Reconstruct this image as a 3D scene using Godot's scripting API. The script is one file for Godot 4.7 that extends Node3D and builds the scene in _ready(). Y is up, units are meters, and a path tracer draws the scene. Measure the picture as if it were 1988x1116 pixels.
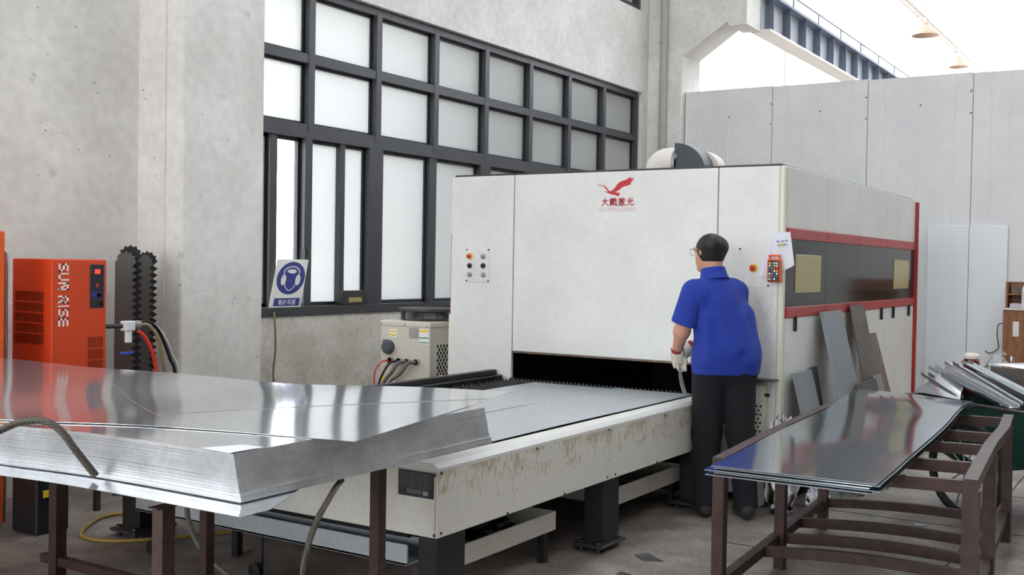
extends Node3D

var M := {}
var taken := {}
var rng := RandomNumberGenerator.new()

func _ready() -> void:
	rng.seed = 7
	camera_and_light()
	materials()
	building()
	overhead()
	cutting_machine()
	cutting_bed()
	chiller()
	left_corner()
	left_stack()
	right_table()
	leaning_plates()
	cart()
	back_corner()
	worker()
	small_things()

# ------------------------------------------------------------------ camera and light
func camera_and_light() -> void:
	var cam := Camera3D.new()
	cam.name = "camera"
	cam.fov = 29.805
	cam.position = Vector3(0, 1.5, 0)
	cam.rotation_order = EULER_ORDER_YXZ
	cam.rotation_degrees = Vector3(-1.2254, 32.448, 0.958)
	cam.near = 0.05
	cam.far = 300.0
	add_child(cam)
	cam.current = true
	var sky_look := ProceduralSkyMaterial.new()
	sky_look.sky_top_color = Color(0.95, 0.975, 1.0)
	sky_look.sky_horizon_color = Color(0.97, 0.985, 1.0)
	sky_look.ground_bottom_color = Color(0.62, 0.62, 0.60)
	sky_look.ground_horizon_color = Color(0.72, 0.72, 0.70)
	sky_look.sun_angle_max = 1.0
	var sky := Sky.new()
	sky.sky_material = sky_look
	var env := Environment.new()
	env.background_mode = Environment.BG_SKY
	env.sky = sky
	env.background_energy_multiplier = 6.0
	env.tonemap_mode = Environment.TONE_MAPPER_LINEAR
	env.tonemap_exposure = 1.6
	env.sdfgi_enabled = true
	env.ssao_enabled = true
	env.ssil_enabled = true
	var world := WorldEnvironment.new()
	world.name = "world"
	world.environment = env
	add_child(world)

# ------------------------------------------------------------------ helpers: naming
func numbered(called: String) -> String:
	var n: int = taken.get(called, 0)
	taken[called] = n + 1
	return called if n == 0 else "%s_%03d" % [called, n]

func tag(o: Node, label: String, category := "", group := "", kind := "") -> Node:
	if label != "": o.set_meta("label", label)
	if category != "": o.set_meta("category", category)
	if group != "": o.set_meta("group", group)
	if kind != "": o.set_meta("kind", kind)
	return o

func thing(called: String, label: String, category: String, at := Vector3.ZERO, turn := 0.0, group := "") -> Node3D:
	var o := Node3D.new()
	o.name = numbered(called)
	add_child(o)
	o.position = at
	o.rotation.y = turn
	tag(o, label, category, group)
	return o

func structure(called: String) -> Node3D:
	var o := Node3D.new()
	o.name = numbered(called)
	add_child(o)
	o.set_meta("kind", "structure")
	return o

func new_st() -> SurfaceTool:
	var st := SurfaceTool.new()
	st.begin(Mesh.PRIMITIVE_TRIANGLES)
	return st

func put(st: SurfaceTool, called: String, m: Material, parent: Node = self) -> MeshInstance3D:
	var o := MeshInstance3D.new()
	o.mesh = st.commit()
	o.material_override = null
	o.mesh.surface_set_material(0, m)
	o.name = numbered(called) if parent == self else called
	parent.add_child(o, true)
	return o

func solo(st: SurfaceTool, called: String, m: Material, label: String, category: String, group := "") -> MeshInstance3D:
	var o := put(st, called, m)
	tag(o, label, category, group)
	return o

# ------------------------------------------------------------------ helpers: shapes
func tri(st: SurfaceTool, a: Vector3, b: Vector3, c: Vector3, n: Vector3, ua := Vector2.ZERO, ub := Vector2.ZERO, uc := Vector2.ZERO) -> void:
	# counter-clockwise seen from outside; Godot wants clockwise
	for p in [[a, ua], [c, uc], [b, ub]]:
		st.set_normal(n)
		st.set_uv(p[1])
		st.add_vertex(p[0])

func quad(st: SurfaceTool, a: Vector3, b: Vector3, c: Vector3, d: Vector3) -> void:
	var n := (b - a).cross(c - a)
	if n.length() < 1e-12: n = (c - a).cross(d - a)
	n = n.normalized()
	tri(st, a, b, c, n, Vector2(0, 1), Vector2(1, 1), Vector2(1, 0))
	tri(st, a, c, d, n, Vector2(0, 1), Vector2(1, 0), Vector2(0, 0))

func hexa(st: SurfaceTool, p: Array) -> void:
	# p: four bottom corners counter-clockwise from above, then four top corners
	quad(st, p[3], p[2], p[1], p[0])
	quad(st, p[4], p[5], p[6], p[7])
	for i in 4:
		var j := (i + 1) % 4
		quad(st, p[i], p[j], p[4 + j], p[4 + i])

func box(st: SurfaceTool, lo: Vector3, hi: Vector3, xf := Transform3D.IDENTITY) -> void:
	var p := []
	for y in [lo.y, hi.y]:
		for q in [Vector2(lo.x, hi.z), Vector2(hi.x, hi.z), Vector2(hi.x, lo.z), Vector2(lo.x, lo.z)]:
			p.append(xf * Vector3(q.x, y, q.y))
	hexa(st, p)

# box with chamfered edges
func cbox(st: SurfaceTool, lo: Vector3, hi: Vector3, c: float, xf := Transform3D.IDENTITY) -> void:
	var ce := (lo + hi) / 2.0
	var h := (hi - lo) / 2.0
	c = minf(c, minf(h.x, minf(h.y, h.z)) * 0.9)
	var face := func(ax: int, s: float) -> Array:
		var u := (ax + 1) % 3
		var v := (ax + 2) % 3
		var out := []
		for k in [[-1, -1], [1, -1], [1, 1], [-1, 1]]:
			var q := Vector3.ZERO
			q[ax] = s * h[ax]
			q[u] = k[0] * (h[u] - c)
			q[v] = k[1] * (h[v] - c)
			out.append(xf * (ce + q))
		if s < 0: out.reverse()
		return out
	for ax in 3:
		for s in [-1.0, 1.0]:
			var f: Array = face.call(ax, s)
			quad(st, f[0], f[1], f[2], f[3])
	# edges
	for ax in 3:
		var u := (ax + 1) % 3
		var v := (ax + 2) % 3
		for su in [-1.0, 1.0]:
			for sv in [-1.0, 1.0]:
				var q := []
				for k in [[-1.0, 0], [1.0, 0], [1.0, 1], [-1.0, 1]]:
					var p := Vector3.ZERO
					p[ax] = k[0] * (h[ax] - c)
					p[u] = su * (h[u] if k[1] == 0 else h[u] - c)
					p[v] = sv * (h[v] - c if k[1] == 0 else h[v])
					q.append(xf * (ce + p))
				if su * sv < 0: q.reverse()
				quad(st, q[0], q[1], q[2], q[3])
	# corners
	for sx in [-1.0, 1.0]:
		for sy in [-1.0, 1.0]:
			for sz in [-1.0, 1.0]:
				var a := xf * (ce + Vector3(sx * h.x, sy * (h.y - c), sz * (h.z - c)))
				var b := xf * (ce + Vector3(sx * (h.x - c), sy * h.y, sz * (h.z - c)))
				var d := xf * (ce + Vector3(sx * (h.x - c), sy * (h.y - c), sz * h.z))
				if sx * sy * sz < 0:
					var t := b
					b = d
					d = t
				tri(st, a, b, d, (b - a).cross(d - a).normalized())

# a bar from a to b with a rectangular section w (sideways) by h (up)
func bar(st: SurfaceTool, a: Vector3, b: Vector3, w: float, h: float, up := Vector3.UP) -> void:
	var d := (b - a).normalized()
	var s := d.cross(up).normalized()
	var u := s.cross(d).normalized()
	var l := (b - a).length()
	box(st, Vector3(-w / 2, -h / 2, -l), Vector3(w / 2, h / 2, 0), Transform3D(Basis(s, u, -d), a))

func tube(st: SurfaceTool, pts: Array, r, seg := 10, caps := true) -> void:
	var rings := []
	var side := Vector3.ZERO
	for i in pts.size():
		var d: Vector3 = (pts[mini(i + 1, pts.size() - 1)] - pts[maxi(i - 1, 0)]).normalized()
		if side == Vector3.ZERO:
			side = d.cross(Vector3.UP if absf(d.y) < 0.9 else Vector3.RIGHT).normalized()
		side = (side - d * side.dot(d)).normalized()
		var up := side.cross(d)
		var rr: float = r[i] if r is Array else r
		var ring := []
		for k in seg:
			var t := TAU * k / seg
			var n := side * cos(t) + up * sin(t)
			ring.append([pts[i] + n * rr, n])
		rings.append(ring)
	for i in rings.size() - 1:
		for k in seg:
			var a = rings[i][k]
			var b = rings[i][(k + 1) % seg]
			var c = rings[i + 1][(k + 1) % seg]
			var d = rings[i + 1][k]
			for q in [a, b, c, a, c, d]:
				st.set_normal(q[1])
				st.set_uv(Vector2.ZERO)
				st.add_vertex(q[0])
	if caps:
		for e in [0, rings.size() - 1]:
			var n: Vector3 = ((pts[0] - pts[1]) if e == 0 else (pts[-1] - pts[-2])).normalized()
			for k in range(1, seg - 1):
				tri(st, rings[e][0][0], rings[e][k][0], rings[e][k + 1][0], n)

func smooth_path(pts: Array, step := 8) -> Array:
	var out := []
	for i in pts.size() - 1:
		var p0: Vector3 = pts[maxi(i - 1, 0)]
		var p3: Vector3 = pts[mini(i + 2, pts.size() - 1)]
		for k in step:
			out.append(pts[i].cubic_interpolate(pts[i + 1], p0, p3, float(k) / step))
	out.append(pts[-1])
	return out

func rod(st: SurfaceTool, a: Vector3, b: Vector3, r: float, seg := 12) -> void:
	tube(st, [a, b], r, seg)

# profile: Vector2(radius, along); turned round the axis from "at" towards "axis"
func lathe(st: SurfaceTool, at: Vector3, axis: Vector3, profile: Array, seg := 20) -> void:
	var d := axis.normalized()
	var s := d.cross(Vector3.UP if absf(d.y) < 0.9 else Vector3.RIGHT).normalized()
	var u := d.cross(s)
	for i in profile.size() - 1:
		var p: Vector2 = profile[i]
		var q: Vector2 = profile[i + 1]
		var slope := Vector2(q.y - p.y, p.x - q.x)
		if slope.length() < 1e-9: continue
		slope = slope.normalized()
		for k in seg:
			var a0 := TAU * k / seg
			var a1 := TAU * (k + 1) / seg
			var r0 := s * cos(a0) + u * sin(a0)
			var r1 := s * cos(a1) + u * sin(a1)
			var n0 := r0 * slope.x + d * slope.y
			var n1 := r1 * slope.x + d * slope.y
			var v := [[at + r0 * p.x + d * p.y, n0], [at + r1 * p.x + d * p.y, n1], [at + r1 * q.x + d * q.y, n1], [at + r0 * q.x + d * q.y, n0]]
			for w in [v[0], v[2], v[1], v[0], v[3], v[2]]:
				st.set_normal(w[1])
				st.set_uv(Vector2.ZERO)
				st.add_vertex(w[0])

# flat polygon (counter-clockwise in its own x, y) pushed out along its own z from 0 to depth
func prism(st: SurfaceTool, poly: PackedVector2Array, depth: float, xf: Transform3D) -> void:
	if Geometry2D.is_polygon_clockwise(poly): poly.reverse()
	var idx := Geometry2D.triangulate_polygon(poly)
	var n := xf.basis.z.normalized()
	for i in range(0, idx.size(), 3):
		var p := []
		for k in 3: p.append(poly[idx[i + k]])
		if (p[1] - p[0]).cross(p[2] - p[0]) < 0: p.reverse()
		var f := []
		var g := []
		for k in 3:
			f.append(xf * Vector3(p[k].x, p[k].y, depth))
			g.append(xf * Vector3(p[k].x, p[k].y, 0))
		tri(st, f[0], f[1], f[2], n)
		tri(st, g[2], g[1], g[0], -n)
	for i in poly.size():
		var a := poly[i]
		var b := poly[(i + 1) % poly.size()]
		quad(st, xf * Vector3(a.x, a.y, 0), xf * Vector3(b.x, b.y, 0), xf * Vector3(b.x, b.y, depth), xf * Vector3(a.x, a.y, depth))

# brush strokes: each stroke an array of Vector2 in a 0..10 square, laid on xf's x, y plane at the scale given
func strokes(st: SurfaceTool, list: Array, width: float, k: float, xf: Transform3D, depth := 0.0012) -> void:
	for s in list:
		for i in s.size() - 1:
			var a: Vector2 = s[i] * k
			var b: Vector2 = s[i + 1] * k
			var d := (b - a).normalized() * width * k * 0.5
			var e := Vector2(-d.y, d.x)
			prism(st, PackedVector2Array([a - d - e, b + d - e, b + d + e, a - d + e]), depth, xf)

# a sheet with thickness over a grid; at.call(u, v) gives the middle surface
func sheet(st: SurfaceTool, at: Callable, thick: float, nu: int, nv: int) -> void:
	var top := []
	var low := []
	for i in nu + 1:
		var a := []
		var b := []
		for j in nv + 1:
			var u := float(i) / nu
			var v := float(j) / nv
			var p: Vector3 = at.call(u, v)
			var e := 0.002
			var du: Vector3 = at.call(minf(u + e, 1), v) - at.call(maxf(u - e, 0), v)
			var dv: Vector3 = at.call(u, minf(v + e, 1)) - at.call(u, maxf(v - e, 0))
			var n := du.cross(dv).normalized()
			a.append([p + n * thick / 2, n, Vector2(u, v)])
			b.append([p - n * thick / 2, -n, Vector2(u, v)])
		top.append(a)
		low.append(b)
	for i in nu:
		for j in nv:
			for q in [top[i][j], top[i + 1][j + 1], top[i + 1][j], top[i][j], top[i][j + 1], top[i + 1][j + 1], low[i][j], low[i + 1][j], low[i + 1][j + 1], low[i][j], low[i + 1][j + 1], low[i][j + 1]]:
				st.set_normal(q[1])
				st.set_uv(q[2])
				st.add_vertex(q[0])
	for i in nu:
		quad(st, low[i][0][0], low[i + 1][0][0], top[i + 1][0][0], top[i][0][0])
		quad(st, low[i + 1][nv][0], low[i][nv][0], top[i][nv][0], top[i + 1][nv][0])
	for j in nv:
		quad(st, low[0][j + 1][0], low[0][j][0], top[0][j][0], top[0][j + 1][0])
		quad(st, low[nu][j][0], low[nu][j + 1][0], top[nu][j + 1][0], top[nu][j][0])

func lettering(text: String, size: float, m: Material, parent: Node, xf: Transform3D, bold := true, called := "lettering") -> MeshInstance3D:
	var f := SystemFont.new()
	f.font_names = PackedStringArray(["Droid Sans"])
	f.font_weight = 700 if bold else 400
	var t := TextMesh.new()
	t.text = text
	t.font = f
	t.font_size = 64
	t.pixel_size = size / 46.0
	t.depth = 0.0012
	t.material = m
	var o := MeshInstance3D.new()
	o.mesh = t
	o.name = called
	o.transform = xf
	parent.add_child(o, true)
	return o

# ------------------------------------------------------------------ helpers: implicit bodies
# prims: [a, b, ra, rb] tapered capsules, or [centre, radii, basis] ellipsoids; cuts: Plane list, keeps the side below each plane
func body(prims: Array, cell: float, k: float, cuts: Array, st: SurfaceTool) -> void:
	var lo := Vector3.ONE * 1e9
	var hi := -lo
	for p in prims:
		if p.size() == 4:
			for q in [[p[0], p[2]], [p[1], p[3]]]:
				lo = lo.min(q[0] - Vector3.ONE * q[1])
				hi = hi.max(q[0] + Vector3.ONE * q[1])
		else:
			var r: float = maxf(p[1].x, maxf(p[1].y, p[1].z))
			lo = lo.min(p[0] - Vector3.ONE * r)
			hi = hi.max(p[0] + Vector3.ONE * r)
	lo -= Vector3.ONE * cell * 3
	hi += Vector3.ONE * cell * 3
	var n := Vector3i(((hi - lo) / cell).ceil()) + Vector3i.ONE
	var field := PackedFloat32Array()
	field.resize(n.x * n.y * n.z)
	field.fill(1.0)
	var margin := k + cell * 3
	for p in prims:
		var capsule: bool = p.size() == 4
		var a: Vector3 = p[0]
		var l: Vector3
		var h: Vector3
		var ab := Vector3.ZERO
		var ll := 1.0
		var ra := 0.0
		var rb := 0.0
		var inv := Basis.IDENTITY
		var rad := Vector3.ONE
		var small := 0.0
		if capsule:
			ab = p[1] - a
			ll = maxf(ab.length_squared(), 1e-9)
			ra = p[2]
			rb = p[3]
			var m := maxf(ra, rb) + margin
			l = a.min(p[1]) - Vector3.ONE * m
			h = a.max(p[1]) + Vector3.ONE * m
		else:
			rad = p[1]
			inv = p[2].inverse()
			small = minf(rad.x, minf(rad.y, rad.z))
			var m2 := maxf(rad.x, maxf(rad.y, rad.z)) + margin
			l = a - Vector3.ONE * m2
			h = a + Vector3.ONE * m2
		var i0 := Vector3i(((l - lo) / cell).floor()).clamp(Vector3i.ZERO, n - Vector3i.ONE)
		var i1 := Vector3i(((h - lo) / cell).ceil()).clamp(Vector3i.ZERO, n - Vector3i.ONE)
		for z in range(i0.z, i1.z + 1):
			for y in range(i0.y, i1.y + 1):
				var at := (z * n.y + y) * n.x
				for x in range(i0.x, i1.x + 1):
					var q := lo + Vector3(x, y, z) * cell - a
					var d: float
					if capsule:
						var t := clampf(q.dot(ab) / ll, 0.0, 1.0)
						d = (q - ab * t).length() - lerpf(ra, rb, t)
					else:
						q = inv * q
						d = ((q / rad).length() - 1.0) * small
					var o := field[at + x]
					var e := maxf(k - absf(o - d), 0.0) / k
					field[at + x] = minf(o, d) - e * e * k * 0.25
	for c in cuts:
		for z in n.z:
			for y in n.y:
				var at := (z * n.y + y) * n.x
				for x in n.x:
					var d: float = c.distance_to(lo + Vector3(x, y, z) * cell)
					if d > field[at + x]: field[at + x] = d
	var index := {}
	var verts := PackedVector3Array()
	var norms := PackedVector3Array()
	var off := [0, 1, n.x, n.x + 1, n.x * n.y, n.x * n.y + 1, n.x * n.y + n.x, n.x * n.y + n.x + 1]
	var corner := [Vector3(0, 0, 0), Vector3(1, 0, 0), Vector3(0, 1, 0), Vector3(1, 1, 0), Vector3(0, 0, 1), Vector3(1, 0, 1), Vector3(0, 1, 1), Vector3(1, 1, 1)]
	var edges := [[0, 1], [2, 3], [4, 5], [6, 7], [0, 2], [1, 3], [4, 6], [5, 7], [0, 4], [1, 5], [2, 6], [3, 7]]
	for z in n.z - 1:
		for y in n.y - 1:
			var base := (z * n.y + y) * n.x
			for x in n.x - 1:
				var at := base + x
				var f0 := field[at]
				if absf(f0) > cell * 2.0: continue
				var neg := 0
				for o in off:
					if field[at + o] < 0: neg += 1
				if neg == 0 or neg == 8: continue
				var s := Vector3.ZERO
				var c := 0
				for e in edges:
					var u := field[at + off[e[0]]]
					var v := field[at + off[e[1]]]
					if (u < 0) != (v < 0):
						s += corner[e[0]].lerp(corner[e[1]], u / (u - v))
						c += 1
				var g := Vector3(field[at + 1] - f0 + field[at + off[7]] - field[at + off[6]], field[at + off[2]] - f0 + field[at + off[7]] - field[at + off[5]], field[at + off[4]] - f0 + field[at + off[7]] - field[at + off[3]])
				index[at] = verts.size()
				verts.append(lo + (Vector3(x, y, z) + s / c) * cell)
				norms.append(g.normalized())
	var steps := [1, n.x, n.x * n.y]
	for at in index:
		for ax in 3:
			var b: int = steps[(ax + 1) % 3]
			var c: int = steps[(ax + 2) % 3]
			var s0 := field[at] < 0
			if s0 == (field[at + steps[ax]] < 0): continue
			if not (index.has(at - b) and index.has(at - c) and index.has(at - b - c)): continue
			var q := [index[at], index[at - b], index[at - b - c], index[at - c]]
			if s0: q.reverse()
			for w in [q[0], q[1], q[2], q[0], q[2], q[3]]:
				st.set_normal(norms[w])
				st.set_uv(Vector2.ZERO)
				st.add_vertex(verts[w])

# ------------------------------------------------------------------ materials
func noise(seed_: int, freq: float, oct := 4, type := FastNoiseLite.TYPE_SIMPLEX_SMOOTH) -> FastNoiseLite:
	var n := FastNoiseLite.new()
	n.seed = seed_
	n.noise_type = type
	n.frequency = freq
	n.fractal_octaves = oct
	return n

func grey(seed_: int, size: int, freq: float, oct := 4, type := FastNoiseLite.TYPE_SIMPLEX_SMOOTH) -> PackedByteArray:
	var im := noise(seed_, freq, oct, type).get_seamless_image(size, size)
	im.convert(Image.FORMAT_L8)
	return im.get_data()

# two layers of noise between two colours, fine grain on top; then marks
func mottled(size: int, a: Color, b: Color, seed_: int, coarse: float, fine: float, grain: float) -> Image:
	var n1 := grey(seed_, size, coarse)
	var n2 := grey(seed_ + 1, size, fine, 5)
	var data := PackedByteArray()
	data.resize(size * size * 3)
	for i in size * size:
		var t := clampf((n1[i] / 255.0 - 0.5) * 1.6 + 0.5, 0, 1)
		var g := 1.0 + (n2[i] / 255.0 - 0.5) * grain
		data[i * 3] = int(clampf(lerpf(a.r, b.r, t) * g, 0, 1) * 255)
		data[i * 3 + 1] = int(clampf(lerpf(a.g, b.g, t) * g, 0, 1) * 255)
		data[i * 3 + 2] = int(clampf(lerpf(a.b, b.b, t) * g, 0, 1) * 255)
	return Image.create_from_data(size, size, false, Image.FORMAT_RGB8, data)

func dab(im: Image, x: float, y: float, c: Color, share: float) -> void:
	var w := im.get_width()
	var h := im.get_height()
	var px := posmod(int(x), w)
	var py := posmod(int(y), h)
	im.set_pixel(px, py, im.get_pixel(px, py).lerp(c, share))

# thin crooked scratches and smears
func scratches(im: Image, count: int, length: float, c: Color, share: float, steep := 0.0, box_ := Rect2(0, 0, 1, 1)) -> void:
	for i in count:
		var x := (box_.position.x + rng.randf() * box_.size.x) * im.get_width()
		var y := (box_.position.y + rng.randf() * box_.size.y) * im.get_height()
		var t := rng.randf() * TAU if steep == 0.0 else steep + rng.randf_range(-0.25, 0.25)
		var l := length * rng.randf_range(0.2, 1.0)
		var s := share * rng.randf_range(0.3, 1.0)
		for k in int(l):
			t += rng.randf_range(-0.06, 0.06)
			x += cos(t)
			y += sin(t)
			dab(im, x, y, c, s * rng.randf_range(0.3, 1.0))

func specks(im: Image, count: int, most: float, c: Color, share: float, box_ := Rect2(0, 0, 1, 1)) -> void:
	for i in count:
		var x := (box_.position.x + rng.randf() * box_.size.x) * im.get_width()
		var y := (box_.position.y + rng.randf() * box_.size.y) * im.get_height()
		var r := rng.randf_range(0.4, most)
		var s := share * rng.randf_range(0.3, 1.0)
		for dx in range(-int(r) - 1, int(r) + 2):
			for dy in range(-int(r) - 1, int(r) + 2):
				if Vector2(dx, dy * rng.randf_range(0.8, 1.6)).length() <= r: dab(im, x + dx, y + dy, c, s)

func tex(im: Image) -> ImageTexture:
	im.generate_mipmaps()
	return ImageTexture.create_from_image(im)

func plain(c: Color, rough := 0.5, metal := 0.0) -> StandardMaterial3D:
	var m := StandardMaterial3D.new()
	m.albedo_color = c
	m.roughness = rough
	m.metallic = metal
	return m

func spread(m: StandardMaterial3D, per_metre: float, world := true) -> StandardMaterial3D:
	m.uv1_triplanar = true
	m.uv1_world_triplanar = world
	m.uv1_scale = Vector3.ONE * per_metre
	return m

func srgb(r: int, g: int, b: int) -> Color:
	return Color(r / 255.0, g / 255.0, b / 255.0)

func materials() -> void:
	# lime-washed plaster: mottled, scuffed, with dark chips
	var im := mottled(1024, srgb(238, 236, 232), srgb(224, 221, 216), 11, 0.004, 0.03, 0.07)
	scratches(im, 150, 60, srgb(120, 118, 115), 0.35)
	specks(im, 130, 2.5, srgb(80, 78, 76), 0.6)
	specks(im, 40, 9, srgb(176, 172, 166), 0.35)
	M.plaster = spread(plain(Color.WHITE, 0.9), 0.28)
	M.plaster.albedo_texture = tex(im)
	var bump := grey(15, 512, 0.02, 5)
	var rough_plaster := ImageTexture.create_from_image(Image.create_from_data(512, 512, false, Image.FORMAT_L8, bump))
	M.plaster.heightmap_enabled = true
	M.plaster.heightmap_texture = rough_plaster
	M.plaster.heightmap_scale = 0.5
	# worn cement under the sill
	im = mottled(512, srgb(226, 221, 212), srgb(206, 200, 190), 21, 0.008, 0.05, 0.12)
	scratches(im, 90, 40, srgb(110, 106, 102), 0.4)
	specks(im, 80, 3, srgb(95, 92, 88), 0.5)
	M.cement = spread(plain(Color.WHITE, 0.92), 0.6)
	M.cement.albedo_texture = tex(im)
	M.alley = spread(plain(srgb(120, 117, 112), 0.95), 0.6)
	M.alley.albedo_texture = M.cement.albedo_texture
	M.grey_wall = plain(srgb(150, 150, 147), 0.9)
	# floor: trodden concrete, brown-grey with pale dust and oil spots
	im = mottled(1024, srgb(152, 143, 136), srgb(120, 112, 106), 31, 0.006, 0.06, 0.28)
	specks(im, 4200, 1.4, srgb(198, 192, 186), 0.45)
	specks(im, 700, 3.0, srgb(78, 72, 68), 0.5)
	scratches(im, 160, 50, srgb(150, 144, 138), 0.35)
	M.floor = spread(plain(Color.WHITE, 0.62), 0.45)
	M.floor.albedo_texture = tex(im)
	M.floor_joint = plain(srgb(62, 57, 54), 0.9)
	# white-painted sheet metal of the machine, slightly smudged
	im = mottled(512, srgb(229, 229, 226), srgb(222, 222, 218), 41, 0.006, 0.05, 0.03)
	specks(im, 24, 1.4, srgb(120, 116, 108), 0.5)
	scratches(im, 24, 30, srgb(178, 172, 160), 0.3)
	M.white = spread(plain(Color.WHITE, 0.38), 0.5)
	M.white.albedo_texture = tex(im)
	M.white_edge = plain(srgb(226, 221, 204), 0.45)
	# the bed's skin: cream paint; brown rubbed-in dirt with ragged outlines where plates drag over its upper half
	im = mottled(512, srgb(226, 223, 214), srgb(218, 214, 203), 51, 0.008, 0.05, 0.05)
	scratches(im, 24, 40, srgb(150, 140, 118), 0.35, PI / 2)
	specks(im, 40, 1.6, srgb(112, 92, 66), 0.4)
	M.bed = spread(plain(Color.WHITE, 0.48), 1.1)
	M.bed.albedo_texture = tex(im)
	M.bed_side = []
	for k in 2:
		im = Image.create(192, 1024, false, Image.FORMAT_RGB8)
		var big := noise(53 + k, 0.006, 4)
		var small := noise(55 + k, 0.03, 5)
		for y in 1024:
			for x in 192:
				var up := x / 191.0
				var n := big.get_noise_2d(x * 1.6, y) * 0.9 + small.get_noise_2d(x * 0.7, y * 2.2) * 0.8
				var share := smoothstep(0.05, 0.55, n + (up - 0.72) * 1.1) * 0.5
				im.set_pixel(x, y, srgb(226, 223, 214).lerp(srgb(164, 146, 114), share))
		scratches(im, 46, 60, srgb(104, 92, 70), 0.55, 0.0, Rect2(0.35, 0.0, 0.6, 1.0))
		scratches(im, 40, 70, srgb(120, 106, 82), 0.45, PI, Rect2(0.3, 0.0, 0.7, 1.0))
		specks(im, 90, 1.8, srgb(98, 78, 54), 0.55)
		var skin := plain(Color.WHITE, 0.5)
		skin.albedo_texture = tex(im)
		M.bed_side.append(skin)
	# sandwich panels
	im = mottled(256, srgb(234, 234, 235), srgb(228, 228, 230), 61, 0.01, 0.06, 0.02)
	M.panel = spread(plain(Color.WHITE, 0.5), 0.4)
	M.panel.albedo_texture = tex(im)
	M.panel_seam = plain(srgb(120, 120, 122), 0.8)
	M.board = spread(plain(srgb(238, 242, 248), 0.3), 0.5)
	# galvanised steel: spangled zinc
	var cell := noise(71, 0.05, 2, FastNoiseLite.TYPE_CELLULAR)
	cell.cellular_return_type = FastNoiseLite.RETURN_CELL_VALUE
	var ci := cell.get_seamless_image(512, 512)
	ci.convert(Image.FORMAT_L8)
	var cd := ci.get_data()
	var fine := grey(73, 512, 0.06, 3)
	var al := PackedByteArray()
	var ro := PackedByteArray()
	al.resize(512 * 512 * 3)
	ro.resize(512 * 512)
	for i in 512 * 512:
		var v := 0.6 * cd[i] / 255.0 + 0.4 * fine[i] / 255.0
		var t := 208 + int(v * 26)
		al[i * 3] = t
		al[i * 3 + 1] = t + 3
		al[i * 3 + 2] = t + 7
		ro[i] = 190 + int((1.0 - v) * 60)
	var zinc := tex(Image.create_from_data(512, 512, false, Image.FORMAT_RGB8, al))
	var zinc_rough := tex(Image.create_from_data(512, 512, false, Image.FORMAT_L8, ro))
	for e in [["zinc", Color.WHITE, 0.13], ["zinc_dull", srgb(196, 202, 206), 0.22], ["zinc_bed", srgb(236, 240, 241), 0.42]]:
		var m := spread(plain(e[1], e[2], 0.6 if e[0] == "zinc_bed" else 0.8), 2.2)
		m.albedo_texture = zinc
		m.roughness_texture = zinc_rough
		M[e[0]] = m
	# edges of sheets piled up
	im = mottled(256, srgb(196, 197, 199), srgb(176, 177, 180), 81, 0.01, 0.08, 0.1)
	M.zinc_edge = spread(plain(Color.WHITE, 0.42, 0.75), 1.5)
	M.zinc_edge.albedo_texture = tex(im)
	M.plate_gloss = spread(plain(srgb(196, 204, 208), 0.11, 0.9), 2.2)
	M.plate_gloss.albedo_texture = zinc
	M.plate_gloss.roughness_texture = zinc_rough
	M.bright_steel = plain(srgb(225, 228, 230), 0.22, 1.0)
	M.steel = plain(srgb(170, 172, 174), 0.38, 0.9)
	# rusty brown primer on angle iron
	im = mottled(256, srgb(66, 41, 35), srgb(48, 30, 26), 91, 0.015, 0.09, 0.3)
	specks(im, 160, 2.0, srgb(92, 66, 54), 0.5)
	M.rust = spread(plain(Color.WHITE, 0.55, 0.1), 2.5)
	M.rust.albedo_texture = tex(im)
	im = mottled(256, srgb(104, 98, 94), srgb(88, 80, 76), 95, 0.02, 0.09, 0.15)
	M.scale_steel = spread(plain(Color.WHITE, 0.5, 0.4), 1.2)
	M.scale_steel.albedo_texture = tex(im)
	im = mottled(256, srgb(122, 104, 92), srgb(98, 84, 76), 97, 0.02, 0.09, 0.15)
	M.brown_steel = spread(plain(Color.WHITE, 0.5, 0.4), 1.2)
	M.brown_steel.albedo_texture = tex(im)
	M.grey_steel = plain(srgb(132, 138, 143), 0.42, 0.5)
	M.dark_steel = plain(srgb(70, 66, 66), 0.5, 0.4)
	im = mottled(256, srgb(88, 88, 88), srgb(64, 64, 65), 99, 0.02, 0.09, 0.2)
	M.slat = spread(plain(Color.WHITE, 0.6, 0.4), 1.5)
	M.slat.albedo_texture = tex(im)
	M.slat_light = plain(srgb(98, 97, 96), 0.55, 0.3)
	M.slat_dark = plain(srgb(44, 44, 45), 0.7, 0.2)
	M.frame = plain(srgb(66, 67, 72), 0.42)
	M.gasket = plain(srgb(38, 39, 44), 0.5)
	M.red = plain(srgb(170, 42, 40), 0.4)
	M.red_print = plain(srgb(196, 40, 54), 0.5)
	M.pink_print = plain(srgb(214, 178, 178), 0.5)
	M.black = plain(srgb(24, 24, 26), 0.5)
	M.black_matt = plain(srgb(17, 17, 19), 0.8)
	M.tinted = plain(srgb(30, 31, 33), 0.1)
	M.tinted.metallic_specular = 0.3
	M.amber = plain(srgb(172, 158, 104), 0.25)
	M.orange = spread(plain(srgb(214, 70, 26), 0.36), 1.0)
	M.orange_bright = plain(srgb(226, 92, 26), 0.4)
	M.white_print = plain(srgb(238, 236, 230), 0.5)
	M.grey_print = plain(srgb(150, 148, 144), 0.5)
	M.screen_dark = plain(srgb(40, 46, 56), 0.25)
	M.cream = spread(plain(srgb(200, 194, 180), 0.45), 1.0)
	M.yellow = plain(srgb(226, 196, 44), 0.5)
	M.green_print = plain(srgb(36, 120, 84), 0.5)
	M.blue_print = plain(srgb(38, 48, 132), 0.45)
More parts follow.
